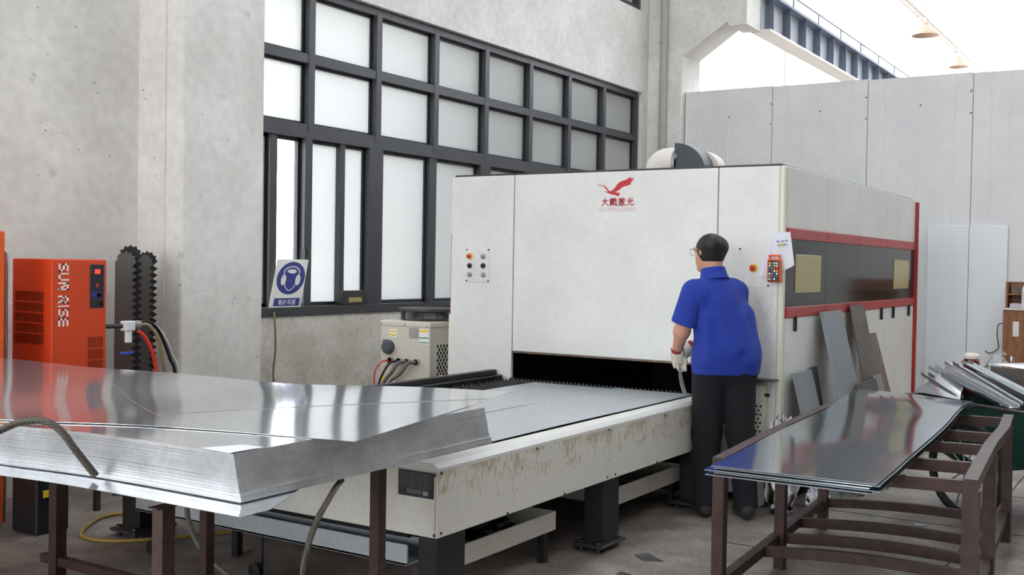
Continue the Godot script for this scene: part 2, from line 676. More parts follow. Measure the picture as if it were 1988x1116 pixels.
	M.sign_white = plain(srgb(232, 230, 226), 0.4)
	M.beam = plain(srgb(98, 108, 126), 0.5)
	M.beam_web = plain(srgb(176, 178, 186), 0.55)
	M.pale_paint = plain(srgb(222, 214, 206), 0.6)
	M.pipe_grey = plain(srgb(176, 176, 170), 0.5)
	M.duct = plain(srgb(236, 230, 222), 0.4)
	M.slate = plain(srgb(72, 78, 86), 0.5)
	M.lamp_shade = plain(srgb(164, 134, 114), 0.5)
	M.rubber_red = plain(srgb(214, 52, 34), 0.4)
	M.rubber_black = plain(srgb(22, 22, 24), 0.5)
	M.rubber_grey = plain(srgb(98, 95, 89), 0.5)
	M.rubber_olive = plain(srgb(136, 124, 92), 0.45)
	M.rubber_yellow = plain(srgb(160, 132, 62), 0.4)
	M.rubber_white = plain(srgb(214, 212, 206), 0.4)
	M.plastic_clear = plain(srgb(226, 228, 228), 0.35)
	M.rope = plain(srgb(88, 82, 76), 0.5, 0.6)
	M.green_paint = spread(plain(srgb(28, 62, 54), 0.45), 1.0)
	M.tyre = plain(srgb(36, 34, 34), 0.8)
	M.paper = plain(srgb(232, 232, 240), 0.8)
	M.paper.backlight_enabled = true
	M.paper.backlight = Color(0.35, 0.35, 0.38)
	M.paper_grey = plain(srgb(206, 200, 206), 0.8)
	M.scuff = plain(srgb(182, 178, 168), 0.6)
	M.scuff_brown = plain(srgb(150, 138, 110), 0.7)
	M.ink = plain(srgb(132, 136, 190), 0.7)
	# wood-grain laminate
	var g1 := grey(111, 256, 0.02, 4)
	var wood := Image.create(256, 256, false, Image.FORMAT_RGB8)
	for y in 256:
		for x in 256:
			var v := sin(x * TAU * 9 / 256.0 + g1[y * 256 + x] / 255.0 * 5.0) * 0.5 + 0.5
			wood.set_pixel(x, y, srgb(150, 98, 58).lerp(srgb(122, 76, 44), v * 0.7))
	M.wood = spread(plain(Color.WHITE, 0.5), 1.3)
	M.wood.albedo_texture = tex(wood)
	# cloth and skin
	M.shirt = plain(srgb(26, 52, 150), 0.85)
	M.shirt.rim_enabled = true
	M.shirt.rim = 0.3
	M.shirt.rim_tint = 0.6
	M.trousers = plain(srgb(14, 15, 22), 0.9)
	M.skin = plain(srgb(204, 150, 124), 0.6)
	M.skin.subsurf_scatter_enabled = true
	M.skin.subsurf_scatter_strength = 0.12
	M.hair = plain(srgb(20, 18, 18), 0.55)
	M.glove = plain(srgb(214, 206, 190), 0.95)
	M.cuff = plain(srgb(150, 46, 42), 0.9)
	M.shoe = plain(srgb(48, 44, 42), 0.7)
	# glazing
	M.clear = plain(Color(0.95, 0.97, 0.98, 0.08), 0.05)
	M.clear.transparency = BaseMaterial3D.TRANSPARENCY_ALPHA
	M.frosted = plain(Color(0.70, 0.71, 0.71, 0.9), 0.35)
	M.frosted.transparency = BaseMaterial3D.TRANSPARENCY_ALPHA
	M.frosted.backlight_enabled = true
	M.frosted.backlight = Color(0.8, 0.8, 0.8)
	M.film = plain(Color(0.9, 0.92, 0.94, 0.12), 0.1)
	M.film.transparency = BaseMaterial3D.TRANSPARENCY_ALPHA
	M.roof_sheet = plain(Color(0.93, 0.94, 0.94, 0.9), 0.6)
	M.roof_sheet.transparency = BaseMaterial3D.TRANSPARENCY_ALPHA
	M.roof_sheet.backlight_enabled = true
	M.roof_sheet.backlight = Color(1, 1, 1)
	M.glow_red = plain(srgb(60, 8, 6), 0.4)
	M.glow_red.emission_enabled = true
	M.glow_red.emission = srgb(255, 50, 36)
	M.glow_red.emission_energy_multiplier = 1.6

# ------------------------------------------------------------------ the building
func glazed(w: Node3D, x: float, zs: Array, ys: Array, widths: Dictionary, pane: Material, frame: Material = null) -> void:
	if frame == null: frame = M.frame
	# a fixed light: mullions at zs, transoms at ys, one pane and one sash frame in every opening
	var z0: float = zs[0]
	var z1: float = zs[-1]
	for i in zs.size():
		var st := new_st()
		box(st, Vector3(x - 0.06, ys[0], zs[i] - 0.036), Vector3(x + 0.05, ys[-1], zs[i] + 0.036))
		put(st, "mullion", frame, w)
	for y in ys:
		var h: float = widths.get(y, 0.075) / 2
		var st := new_st()
		box(st, Vector3(x - 0.055, y - h, z1), Vector3(x + 0.046, y + h, z0))
		put(st, "transom", frame, w)
	for i in zs.size() - 1:
		for j in ys.size() - 1:
			pane_in(w, x, zs[i] - 0.036, zs[i + 1] + 0.036, ys[j] + widths.get(ys[j], 0.075) / 2, ys[j + 1] - widths.get(ys[j + 1], 0.075) / 2, pane, 0.022, M.gasket if frame == M.frame else frame)

func pane_in(w: Node3D, x: float, za: float, zb: float, ya: float, yb: float, m: Material, rim: float, sash: Material = null) -> void:
	var st := new_st()
	for s in [[za, za - rim, ya, yb], [zb + rim, zb, ya, yb], [za, zb, ya, ya + rim], [za, zb, yb - rim, yb]]:
		box(st, Vector3(x - 0.045, s[2], s[1]), Vector3(x - 0.005, s[3], s[0]))
	put(st, "sash_frame", sash if sash else M.gasket, w)
	st = new_st()
	box(st, Vector3(x - 0.028, ya + rim, zb + rim), Vector3(x - 0.022, yb - rim, za - rim))
	put(st, "pane", m, w)

func building() -> void:
	# floor slab with saw-cut joints
	var st := new_st()
	box(st, Vector3(-6.5, -0.25, -40), Vector3(12, 0, 12))
	var floor_ := put(st, "floor", M.floor)
	floor_.set_meta("kind", "structure")
	st = new_st()
	for z in [-7.9, -6.75, -5.6, -4.45, -3.3, -2.15]:
		box(st, Vector3(-2.2, -0.01, z - 0.005), Vector3(6, 0.0015, z + 0.005))
	for x in [-1.05, 0.1, 1.25]:
		box(st, Vector3(x - 0.005, -0.01, -9.0), Vector3(x + 0.005, 0.0012, 2))
	put(st, "floor_joint", M.floor_joint, floor_)
	# window wall
	st = new_st()
	var xo := -6.5
	var xi := -6.2
	for b in [
		[0.0, 9.0, -5.72, -0.2], [0.0, 1.05, -0.2, 11.0], [3.77, 4.82, -0.2, 11.0], [7.4, 9.0, -0.2, 11.0], [0.0, 9.0, 11.0, 12.0],
		[3.77, 4.82, -12.85, -5.72], [7.4, 9.0, -12.85, -5.72],
		[0.0, 9.0, -13.7, -12.85], [0.0, 3.6, -40.0, -13.7], [8.2, 9.0, -40.0, -13.7]]:
		box(st, Vector3(xo, b[0], b[2]), Vector3(xi, b[1], b[3]))
	put(st, "wall_left", M.plaster).set_meta("kind", "structure")
	st = new_st()
	box(st, Vector3(xo, 0.0, -12.85), Vector3(xi, 1.05, -5.72))
	put(st, "wall_left_parapet", M.cement).set_meta("kind", "structure")
	# long window over the machine
	var w := structure("window_1")
	var zs := [-5.76, -6.685, -7.553, -8.42, -9.292, -10.166, -11.03, -11.895, -12.81]
	glazed(w, -6.3, zs, [2.573, 3.173, 3.735], {2.573: 0.115, 3.173: 0.075, 3.735: 0.07}, M.frosted)
	var s2 := new_st()
	box(s2, Vector3(-6.37, 1.05, -12.85), Vector3(-6.19, 1.125, -5.72))
	put(s2, "window_sill", M.frame, w)
	for v in [[-6.277, 0.08, 0.0], [-6.66, 0.086, 0.02], [-7.103, 0.06, 0.0], [-7.532, 0.19, 0.02], [-8.406, 0.115, 0.0], [-9.29, 0.19, 0.02], [-10.17, 0.115, 0.0], [-11.03, 0.19, 0.02], [-11.9, 0.115, 0.0], [-12.81, 0.08, 0.02], [-5.76, 0.08, 0.02]]:
		s2 = new_st()
		box(s2, Vector3(-6.35 + v[2], 1.125, v[0] - v[1] / 2), Vector3(-6.27 + v[2], 2.52, v[0] + v[1] / 2))
		put(s2, "stile", M.frame, w)
	var open := [[-5.8, -6.237, M.clear], [-6.317, -6.617, M.clear], [-6.703, -7.437, M.frosted], [-7.627, -8.348, M.frosted], [-8.464, -9.195, M.frosted], [-9.385, -10.11, M.frosted], [-10.23, -10.935, M.frosted], [-11.125, -11.84, M.frosted], [-11.96, -12.77, M.frosted]]
	for o in open:
		pane_in(w, -6.3, o[0], o[1], 1.125, 2.516, o[2], 0.03)
	s2 = new_st()
	box(s2, Vector3(-6.27, 1.5, -6.645), Vector3(-6.235, 1.6, -6.612))
	put(s2, "latch", M.black, w)
	# clerestory above it, and the windows of the bay behind the photographer
	w = structure("window_2")
	glazed(w, -6.3, zs, [4.86, 5.7, 6.5, 7.36], {}, M.frosted)
	w = structure("window_3")
	var zb := [10.96]
	for k in 10: zb.append(10.96 - 1.12 * (k + 1))
	zb[-1] = -0.16
	glazed(w, -6.3, zb, [1.09, 2.573, 3.173, 3.73], {2.573: 0.115}, M.clear)
	w = structure("window_4")
	glazed(w, -6.3, zb, [4.86, 5.7, 6.5, 7.36], {}, M.clear)
	# hall beyond the partition
	w = structure("window_5")
	var zf := []
	for k in 6: zf.append(-13.74 - k * 5.232)
	glazed(w, -6.34, zf, [3.64, 8.16], {}, M.clear, M.pale_paint)
	# wall pier beside the window, with a plaster step on its flank
	st = new_st()
	cbox(st, Vector3(-6.21, 0, -5.68), Vector3(-5.77, 9, -4.93), 0.012)
	box(st, Vector3(-6.21, 0, -4.94), Vector3(-5.93, 9, -4.915))
	var pier := put(st, "pillar", M.plaster)
	tag(pier, "white plastered wall pier beside the long window", "pillar", "", "structure")
	# column with its bracket for the crane rail
	st = new_st()
	cbox(st, Vector3(-6.21, 0, -13.6), Vector3(-5.71, 9, -13.0), 0.015)
	prism(st, PackedVector2Array([Vector2(-5.75, 4.2), Vector2(-5.12, 4.62), Vector2(-5.09, 4.56), Vector2(-4.86, 4.56), Vector2(-4.86, 5.6), Vector2(-5.75, 5.6)]), 0.5, Transform3D(Basis.IDENTITY, Vector3(0, 0, -13.52)))
	var col := put(st, "pillar", M.plaster)
	tag(col, "plastered column with a bracket holding the crane rail", "pillar", "", "structure")
	# the next building across the alley, seen only as a grey blur through the frosted panes
	st = new_st()
	box(st, Vector3(-7.95, -0.25, -16.5), Vector3(-7.8, 13, -8.25))
	put(st, "wall_alley", M.alley).set_meta("kind", "structure")
	# other walls, closing the hall
	st = new_st()
	box(st, Vector3(11.7, 0, -40), Vector3(12, 9, 12))
	put(st, "wall_right", M.grey_wall).set_meta("kind", "structure")
	st = new_st()
	box(st, Vector3(-6.5, 0, 11.7), Vector3(-4.6, 9, 12))
	box(st, Vector3(1.2, 0, 11.7), Vector3(12, 9, 12))
	box(st, Vector3(-4.6, 6.4, 11.7), Vector3(1.2, 9, 12))
	put(st, "wall_rear", M.plaster).set_meta("kind", "structure")
	st = new_st()
	box(st, Vector3(-6.5, 0, -40.3), Vector3(12, 2.6, -40))
	box(st, Vector3(-6.5, 8.6, -40.3), Vector3(12, 9, -40))
	put(st, "wall_far", M.plaster).set_meta("kind", "structure")
	w = structure("window_6")
	for k in 7:
		st = new_st()
		box(st, Vector3(-6.3 + k * 3.03, 2.6, -40.2), Vector3(-6.22 + k * 3.03, 8.6, -40.1))
		put(st, "mullion", M.pale_paint, w)
	for k in 6:
		st = new_st()
		box(st, Vector3(-6.22 + k * 3.03, 2.6, -40.16), Vector3(-3.27 + k * 3.03, 8.6, -40.15))
		put(st, "pane", M.clear, w)
	# roof: boarded over this bay, translucent sheets over the bay beyond the partition
	st = new_st()
	for x in [[-6.5, -4.4], [-2.2, 1.6], [3.4, 12.0]]:
		box(st, Vector3(x[0], 9, -13.6), Vector3(x[1], 9.2, 12))
	put(st, "ceiling", M.pale_paint).set_meta("kind", "structure")
	w = structure("ceiling_skylights")
	for x in [[-4.4, -2.2], [1.6, 3.4]]:
		for k in 8:
			st = new_st()
			box(st, Vector3(x[0], 9.08, -13.6 + k * 3.2), Vector3(x[1], 9.1, -10.42 + k * 3.2))
			put(st, "roof_sheet", M.roof_sheet, w)
	w = structure("ceiling_far")
	for k in 8:
		st = new_st()
		box(st, Vector3(-6.5, 9.0, -13.6 - (k + 1) * 3.3), Vector3(12, 9.02, -13.62 - k * 3.3))
		put(st, "roof_sheet", M.roof_sheet, w)
		st = new_st()
		box(st, Vector3(-6.5, 8.8, -13.68 - k * 3.3), Vector3(12, 8.99, -13.6 - k * 3.3))
		put(st, "purlin", M.pale_paint, w)
	# white sandwich-panel partition
	w = structure("wall_back")
	var x0 := -5.70
	for k in 15:
		var a := x0 + k * 1.166
		var b := minf(a + 1.166, 11.7)
		if b <= a: break
		st = new_st()
		# shallow ribs rolled into the facing
		var top := 3.775 - 0.008 * k * 1.166
		box(st, Vector3(a + 0.004, 0, -13.2), Vector3(b - 0.004, top, -13.1))
		put(st, "panel", M.panel, w)
		st = new_st()
		box(st, Vector3(b - 0.005, 0, -13.19), Vector3(b + 0.005, top - 0.01, -13.103))
		put(st, "joint_strip", M.panel_seam, w)
		st = new_st()
		for s in [[b - 0.02, 3.55], [b - 0.02, 3.3], [a + 0.6, 3.42]]:
			rod(st, Vector3(s[0], s[1], -13.1), Vector3(s[0], s[1], -13.094), 0.008, 8)
		put(st, "screw", M.panel_seam, w)
		for r in 5:
			st = new_st()
			var rx := a + 1.166 * (r + 1) / 6.0
			prism(st, PackedVector2Array([Vector2(rx - 0.012, 0.0), Vector2(rx + 0.012, 0.0), Vector2(rx + 0.006, 0.0025), Vector2(rx - 0.006, 0.0025)]), top - 0.02, Transform3D(Basis(Vector3.RIGHT, Vector3.BACK, Vector3.UP), Vector3(0, 0.01, -13.1)))
			put(st, "rib", M.panel, w)

func overhead() -> void:
	# crane rail girder
	var g := thing("crane_girder", "blue-grey steel crane girder with upright stiffeners under the roof", "girder", Vector3(-4.85, 4.55, -13.5))
	var len_ := 25.5
	var st := new_st()
	box(st, Vector3(-0.01, 0.03, -len_), Vector3(0.01, 0.44, 0))
	put(st, "web", M.beam_web, g)
	st = new_st()
	box(st, Vector3(-0.13, 0.0, -len_), Vector3(0.13, 0.03, 0))
	put(st, "bottom_flange", M.pale_paint, g)
	st = new_st()
	box(st, Vector3(-0.15, 0.44, -len_), Vector3(0.15, 0.475, 0))
	put(st, "top_flange", M.beam, g)
	for k in 36:
		st = new_st()
		box(st, Vector3(0.01, 0.03, -0.15 - k * 0.68 - 0.006), Vector3(0.12, 0.44, -0.15 - k * 0.68 + 0.006))
		put(st, "stiffener", M.beam, g)
	for k in 16:
		st = new_st()
		rod(st, Vector3(-0.1, 0.475, -0.4 - k * 1.2), Vector3(-0.1, 0.8, -0.4 - k * 1.2), 0.012, 6)
		put(st, "rail_post", M.beam, g)
	st = new_st()
	rod(st, Vector3(-0.1, 0.8, -0.2), Vector3(-0.1, 0.8, -20), 0.012, 6)
	put(st, "hand_rail", M.beam, g)
	# pendant lamps, unlit
	var spots := [[Vector3(-4.61, 6.08, -22.08), "beige bell-shaped pendant lamp, the nearer and higher of two"], [Vector3(-5.6, 7.0, -31.0), "beige bell-shaped pendant lamp, the farther and lower of two"]]
	for s in spots:
		var l := thing("pendant_lamp", s[1], "lamp", s[0], 0.0, "pendant lamps under the roof")
		st = new_st()
		lathe(st, Vector3.ZERO, Vector3.UP, [Vector2(0.26, 0.0), Vector2(0.24, 0.03), Vector2(0.15, 0.13), Vector2(0.07, 0.2), Vector2(0.05, 0.26), Vector2(0.0, 0.27)], 20)
		lathe(st, Vector3.ZERO, Vector3.UP, [Vector2(0.0, 0.24), Vector2(0.13, 0.12), Vector2(0.23, 0.02), Vector2(0.26, 0.0)], 20)
		put(st, "shade", M.lamp_shade, l)
		st = new_st()
		rod(st, Vector3(0, 0.26, 0), Vector3(0, 8.98 - s[0].y, 0), 0.012, 6)
		put(st, "cord", M.pipe_grey, l)
	# downpipe on the column
	st = new_st()
	rod(st, Vector3(-5.95, 0, -12.94), Vector3(-5.95, 8.98, -12.94), 0.05, 14)
	var p := thing("downpipe", "grey pipe running up the column at the partition", "pipe")
	put(st, "tube", M.pipe_grey, p)
	for y in [1.2, 2.9, 4.4]:
		st = new_st()
		rod(st, Vector3(-5.95, y, -12.94), Vector3(-5.95, y + 0.04, -12.94), 0.058, 14)
		put(st, "clamp", M.pipe_grey, p)

# ------------------------------------------------------------------ laser cutting machine
func on_front(x: float, y: float, out := 0.0) -> Transform3D:
	return Transform3D(Basis.IDENTITY, Vector3(x, y, out))

func cutting_machine() -> void:
	# everything in the machine's own axes: origin at the right front foot, x to the right, z towards the viewer
	var o := Vector3(-2.19, 0, -6.6)
	var m := thing("laser_cutting_machine", "large white laser cutting machine enclosure with a dark window band framed in red", "machine", o)
	var W := 2.553
	var H := 2.145
	var L := 3.68
	var st: SurfaceTool
	# front: three panels, the middle one ends above the loading slot
	var seams := [-W, -2.0, -0.441, -0.008]
	st = new_st()
	cbox(st, Vector3(-W, 0.06, -0.03), Vector3(-2.003, H, 0), 0.004)
	put(st, "front_panel", M.white, m)
	st = new_st()
	cbox(st, Vector3(-1.997, 0.874, -0.03), Vector3(-0.444, H, 0), 0.004)
	put(st, "front_panel", M.white, m)
	st = new_st()
	cbox(st, Vector3(-0.438, 0.06, -0.03), Vector3(-0.035, H, 0), 0.004)
	put(st, "front_panel", M.white, m)
	# rusty seams between the panels, and the part of the left panel beside the slot
	st = new_st()
	for x in [-2.0, -0.441]:
		box(st, Vector3(x - 0.006, 0.876, -0.03), Vector3(x + 0.006, H, -0.006))
	put(st, "seam", M.brown_steel, m)
	st = new_st()
	cbox(st, Vector3(-0.033, 0.03, -0.045), Vector3(0.0, H, 0.004), 0.006)
	put(st, "corner_post", M.white_edge, m)
	# the slot's dark inside and its steel lip
	st = new_st()
	box(st, Vector3(-2.1, 0.3, -2.6), Vector3(-0.42, 0.32, -0.03))
	box(st, Vector3(-2.1, 0.3, -2.6), Vector3(-2.08, 1.2, -0.03))
	box(st, Vector3(-0.44, 0.3, -2.6), Vector3(-0.42, 1.2, -0.03))
	box(st, Vector3(-2.1, 0.3, -2.62), Vector3(-0.42, 1.2, -2.6))
	box(st, Vector3(-2.1, 1.2, -2.62), Vector3(-0.42, 1.22, -0.03))
	put(st, "slot_lining", M.black_matt, m)
	st = new_st()
	box(st, Vector3(-1.997, 0.862, -0.05), Vector3(-0.444, 0.874, 0.003))
	put(st, "slot_lip", M.brown_steel, m)
	# roof plate, rear and left skins
	st = new_st()
	cbox(st, Vector3(-W + 0.02, H, -L), Vector3(-0.03, H + 0.014, -0.01), 0.003)
	put(st, "roof_plate", M.dark_steel, m)
	st = new_st()
	box(st, Vector3(-W, 0.06, -L), Vector3(-W + 0.03, H, -0.03))
	put(st, "left_skin", M.white, m)
	st = new_st()
	box(st, Vector3(-W + 0.03, 0.06, -L), Vector3(-0.03, H, -L + 0.03))
	put(st, "rear_skin", M.white, m)
	st = new_st()
	box(st, Vector3(-W - 0.012, 1.13, -0.03), Vector3(-W, 1.72, -0.015))
	put(st, "left_trim", M.red, m)
	st = new_st()
	box(st, Vector3(-W - 0.02, 0.1, -0.03), Vector3(-W - 0.004, 1.12, -0.01))
	put(st, "left_door_edge", M.white_edge, m)
	st = new_st()
	box(st, Vector3(-W + 0.1, 0.0, -L + 0.1), Vector3(-0.1, 0.06, -0.1))
	put(st, "plinth", M.black_matt, m)
	# right side: four bays, each an upper panel, red bands, dark glazing and a lower panel
	var cut := [-0.05, -0.9, -1.743, -2.588, -3.66]
	for k in 4:
		var za: float = cut[k] - 0.002
		var zb: float = cut[k + 1] + 0.002
		st = new_st()
		cbox(st, Vector3(-0.03, 1.76, zb), Vector3(0.0, H, za), 0.003)
		put(st, "side_panel", M.white, m)
		st = new_st()
		cbox(st, Vector3(-0.03, 1.69, zb), Vector3(0.008, 1.76, za), 0.003)
		put(st, "red_band", M.red, m)
		st = new_st()
		box(st, Vector3(-0.03, 1.258, zb), Vector3(-0.002, 1.69, za))
		put(st, "dark_window", M.tinted, m)
		st = new_st()
		cbox(st, Vector3(-0.03, 1.19, zb), Vector3(0.008, 1.258, za), 0.003)
		put(st, "red_band", M.red, m)
		st = new_st()
		cbox(st, Vector3(-0.03, 0.06, zb), Vector3(0.0, 1.19, za), 0.003)
		put(st, "side_panel", M.white, m)
	for v in [[-0.235, -0.785], [-2.89, -3.44]]:
		st = new_st()
		cbox(st, Vector3(-0.01, 1.345, v[1]), Vector3(0.003, 1.595, v[0]), 0.003)
		tag(put(st, "amber_viewport", M.amber, m), "amber viewing pane in the dark window band")
	for z in [-0.225, -2.456, -2.86, -3.436]:
		st = new_st()
		cbox(st, Vector3(0.0, 1.1, z - 0.008), Vector3(0.022, 1.2, z + 0.008), 0.004)
		put(st, "door_pull", M.black, m)
	st = new_st()
	cbox(st, Vector3(-0.02, 0.06, -L - 0.01), Vector3(0.028, H - 0.02, -L + 0.02), 0.005)
	put(st, "red_edge_trim", M.red, m)
	# emblem: a red bird over red characters and pale lettering
	var e := Node3D.new()
	e.name = "emblem"
	m.add_child(e, true)
	var pts := [[250, 350], [380, 370], [425, 385], [500, 455], [545, 513], [600, 500], [680, 430], [730, 360], [790, 310], [940, 265], [1035, 212], [1055, 222], [1030, 248], [1115, 240], [1120, 252], [1060, 270], [1128, 272], [1062, 300], [1100, 312], [1050, 325], [1040, 360], [1065, 372], [960, 402], [870, 420], [770, 490], [680, 540], [770, 553], [797, 578], [782, 610], [730, 632], [690, 603], [580, 582], [500, 545], [430, 518], [432, 508], [515, 520], [440, 440], [385, 384], [250, 362]]
	var poly := PackedVector2Array()
	for p in pts:
		var q := Vector2((p[0] / 12.4 - 20) * 0.00394, -(p[1] / 12.4 - 28) * 0.00377)
		poly.append(Vector2(-1.322 + q.x, 2.06 + q.y + q.x * 0.012))
	st = new_st()
	prism(st, poly, 0.0012, on_front(0, 0))
	put(st, "bird", M.red_print, e)
	var glyphs := [
		[[Vector2(1, 6.4), Vector2(9, 7)], [Vector2(5, 9.8), Vector2(4.9, 6.6), Vector2(3.8, 3.6), Vector2(0.8, 0.6)], [Vector2(5, 6.4), Vector2(6.6, 3.4), Vector2(9.4, 0.8)]],
		[[Vector2(0.9, 9), Vector2(0.8, 3), Vector2(0, 0.8)], [Vector2(0.9, 9), Vector2(2.4, 9), Vector2(2.4, 1)], [Vector2(0.9, 6.6), Vector2(2.4, 6.6)], [Vector2(0.9, 4.3), Vector2(2.4, 4.3)], [Vector2(3.3, 9), Vector2(3.2, 3), Vector2(2.8, 0.8)], [Vector2(3.3, 9), Vector2(4.8, 9), Vector2(4.8, 1)], [Vector2(3.3, 6.6), Vector2(4.8, 6.6)], [Vector2(3.3, 4.3), Vector2(4.8, 4.3)], [Vector2(7, 10), Vector2(6, 8.6), Vector2(6, 3.6), Vector2(9.6, 3.6), Vector2(9, 0.4), Vector2(8.2, 0.8)], [Vector2(6, 8.6), Vector2(8.8, 8.6), Vector2(8.8, 6), Vector2(7.6, 5.8)], [Vector2(5.6, 2), Vector2(8.4, 2)], [Vector2(7.2, 7.6), Vector2(7.6, 6.8)]],
		[[Vector2(0.6, 9), Vector2(1.8, 8)], [Vector2(0.2, 6.2), Vector2(1.4, 5.4)], [Vector2(0.4, 1), Vector2(2, 3.6)], [Vector2(4, 10), Vector2(3.4, 8.8)], [Vector2(2.8, 8.6), Vector2(5.4, 8.6), Vector2(5.4, 5.8), Vector2(2.8, 5.8), Vector2(2.8, 8.6)], [Vector2(2.8, 7.2), Vector2(5.4, 7.2)], [Vector2(2.2, 4.6), Vector2(6, 4.6)], [Vector2(4, 4.6), Vector2(3.2, 2), Vector2(2.2, 0.6)], [Vector2(3.8, 3), Vector2(5.4, 3), Vector2(5.2, 0.6), Vector2(4.4, 1)], [Vector2(7.4, 9.8), Vector2(6.2, 6.6)], [Vector2(6.8, 8), Vector2(9.4, 8)], [Vector2(8.8, 8), Vector2(7.8, 3.4), Vector2(6.2, 0.6)], [Vector2(6.8, 6), Vector2(8, 2.6), Vector2(9.8, 0.6)]],
		[[Vector2(5, 10), Vector2(5, 6)], [Vector2(2.2, 8.8), Vector2(3.2, 6.8)], [Vector2(8, 9.2), Vector2(6.8, 6.8)], [Vector2(0.8, 5.6), Vector2(9.4, 6)], [Vector2(4, 5.6), Vector2(3.4, 3), Vector2(0.8, 0.6)], [Vector2(6, 5.6), Vector2(6, 1.8), Vector2(6.6, 1), Vector2(9.2, 1), Vector2(9.4, 2.6)]]]
	for k in 4:
		st = new_st()
		strokes(st, glyphs[k], 1.1, 0.0056, on_front(-1.289 + k * 0.0635, 1.909))
		put(st, "character", M.red_print, e)
	lettering("DA PENG LASER", 0.027, M.pink_print, e, Transform3D(Basis.from_scale(Vector3(1.04, 1, 1)), Vector3(-1.166, 1.886, 0.001)), false)
	# left control plate with six controls
	var c := Node3D.new()
	c.name = "control_plate"
	m.add_child(c, true)
	st = new_st()
	cbox(st, Vector3(-2.413, 1.366, 0), Vector3(-2.206, 1.612, 0.004), 0.001)
	put(st, "plate", M.white, c)
	for s in [[-2.406, 1.604], [-2.213, 1.604], [-2.406, 1.374], [-2.213, 1.374]]:
		st = new_st()
		rod(st, Vector3(s[0], s[1], 0.004), Vector3(s[0], s[1], 0.008), 0.006, 8)
		put(st, "bolt", M.dark_steel, c)
	stop_button(c, Vector3(-2.377, 1.556, 0.004), 0.024)
	for k in [[-2.257, 1.556, 0], [-2.377, 1.485, 1], [-2.257, 1.487, 1], [-2.375, 1.42, 0], [-2.255, 1.42, 0]]:
		st = new_st()
		lathe(st, Vector3(k[0], k[1], 0.004), Vector3.BACK, [Vector2(0.019, 0), Vector2(0.019, 0.008), Vector2(0.014, 0.012), Vector2(0.013, 0.02), Vector2(0, 0.021)], 16)
		put(st, "button" if k[2] == 0 else "selector", M.steel if k[2] == 0 else M.black, c)
	# right control plate with an emergency stop
	st = new_st()
	cbox(st, Vector3(-0.293, 1.385, 0), Vector3(-0.087, 1.633, 0.0025), 0.001)
	put(st, "cover_plate", M.white, m)
	for s in [[-0.285, 1.624], [-0.095, 1.393]]:
		st = new_st()
		rod(st, Vector3(s[0], s[1], 0.0025), Vector3(s[0], s[1], 0.007), 0.006, 8)
		put(st, "bolt", M.dark_steel, m)
	stop_button(m, Vector3(-0.194, 1.503, 0.0025), 0.028)
	# rubbed grime beside the right corner and along the slot, as patches of scratches
	st = new_st()
	for k in 60:
		var a := Vector2(rng.randf_range(-0.22, -0.04), rng.randf_range(1.16, 1.34))
		var d := Vector2(rng.randf_range(-0.03, 0.03), rng.randf_range(-0.045, 0.045))
		var s := Vector2(-d.y, d.x).normalized() * 0.0007
		prism(st, PackedVector2Array([a - s, a + d - s, a + d + s, a + s]), 0.0006, on_front(0, 0))
	put(st, "scratch_marks", M.scuff, m).set_meta("kind", "stuff")

func stop_button(parent: Node, at: Vector3, r: float) -> void:
	# on the machine itself it is a part with two pieces; on the control plate its pieces are already sub-parts
	var b: Node = parent
	if parent.get_parent() == self:
		b = Node3D.new()
		b.name = "stop_button"
		parent.add_child(b, true)
	var st := new_st()
	lathe(st, at, Vector3.BACK, [Vector2(r, 0), Vector2(r, 0.003), Vector2(0, 0.004)], 18)
	put(st, "stop_ring", M.yellow, b)
	st = new_st()
	lathe(st, at, Vector3.BACK, [Vector2(r * 0.4, 0), Vector2(r * 0.4, 0.014), Vector2(r * 0.66, 0.018), Vector2(r * 0.66, 0.026), Vector2(r * 0.3, 0.032), Vector2(0, 0.033)], 18)
	put(st, "stop_cap", M.red_print, b)

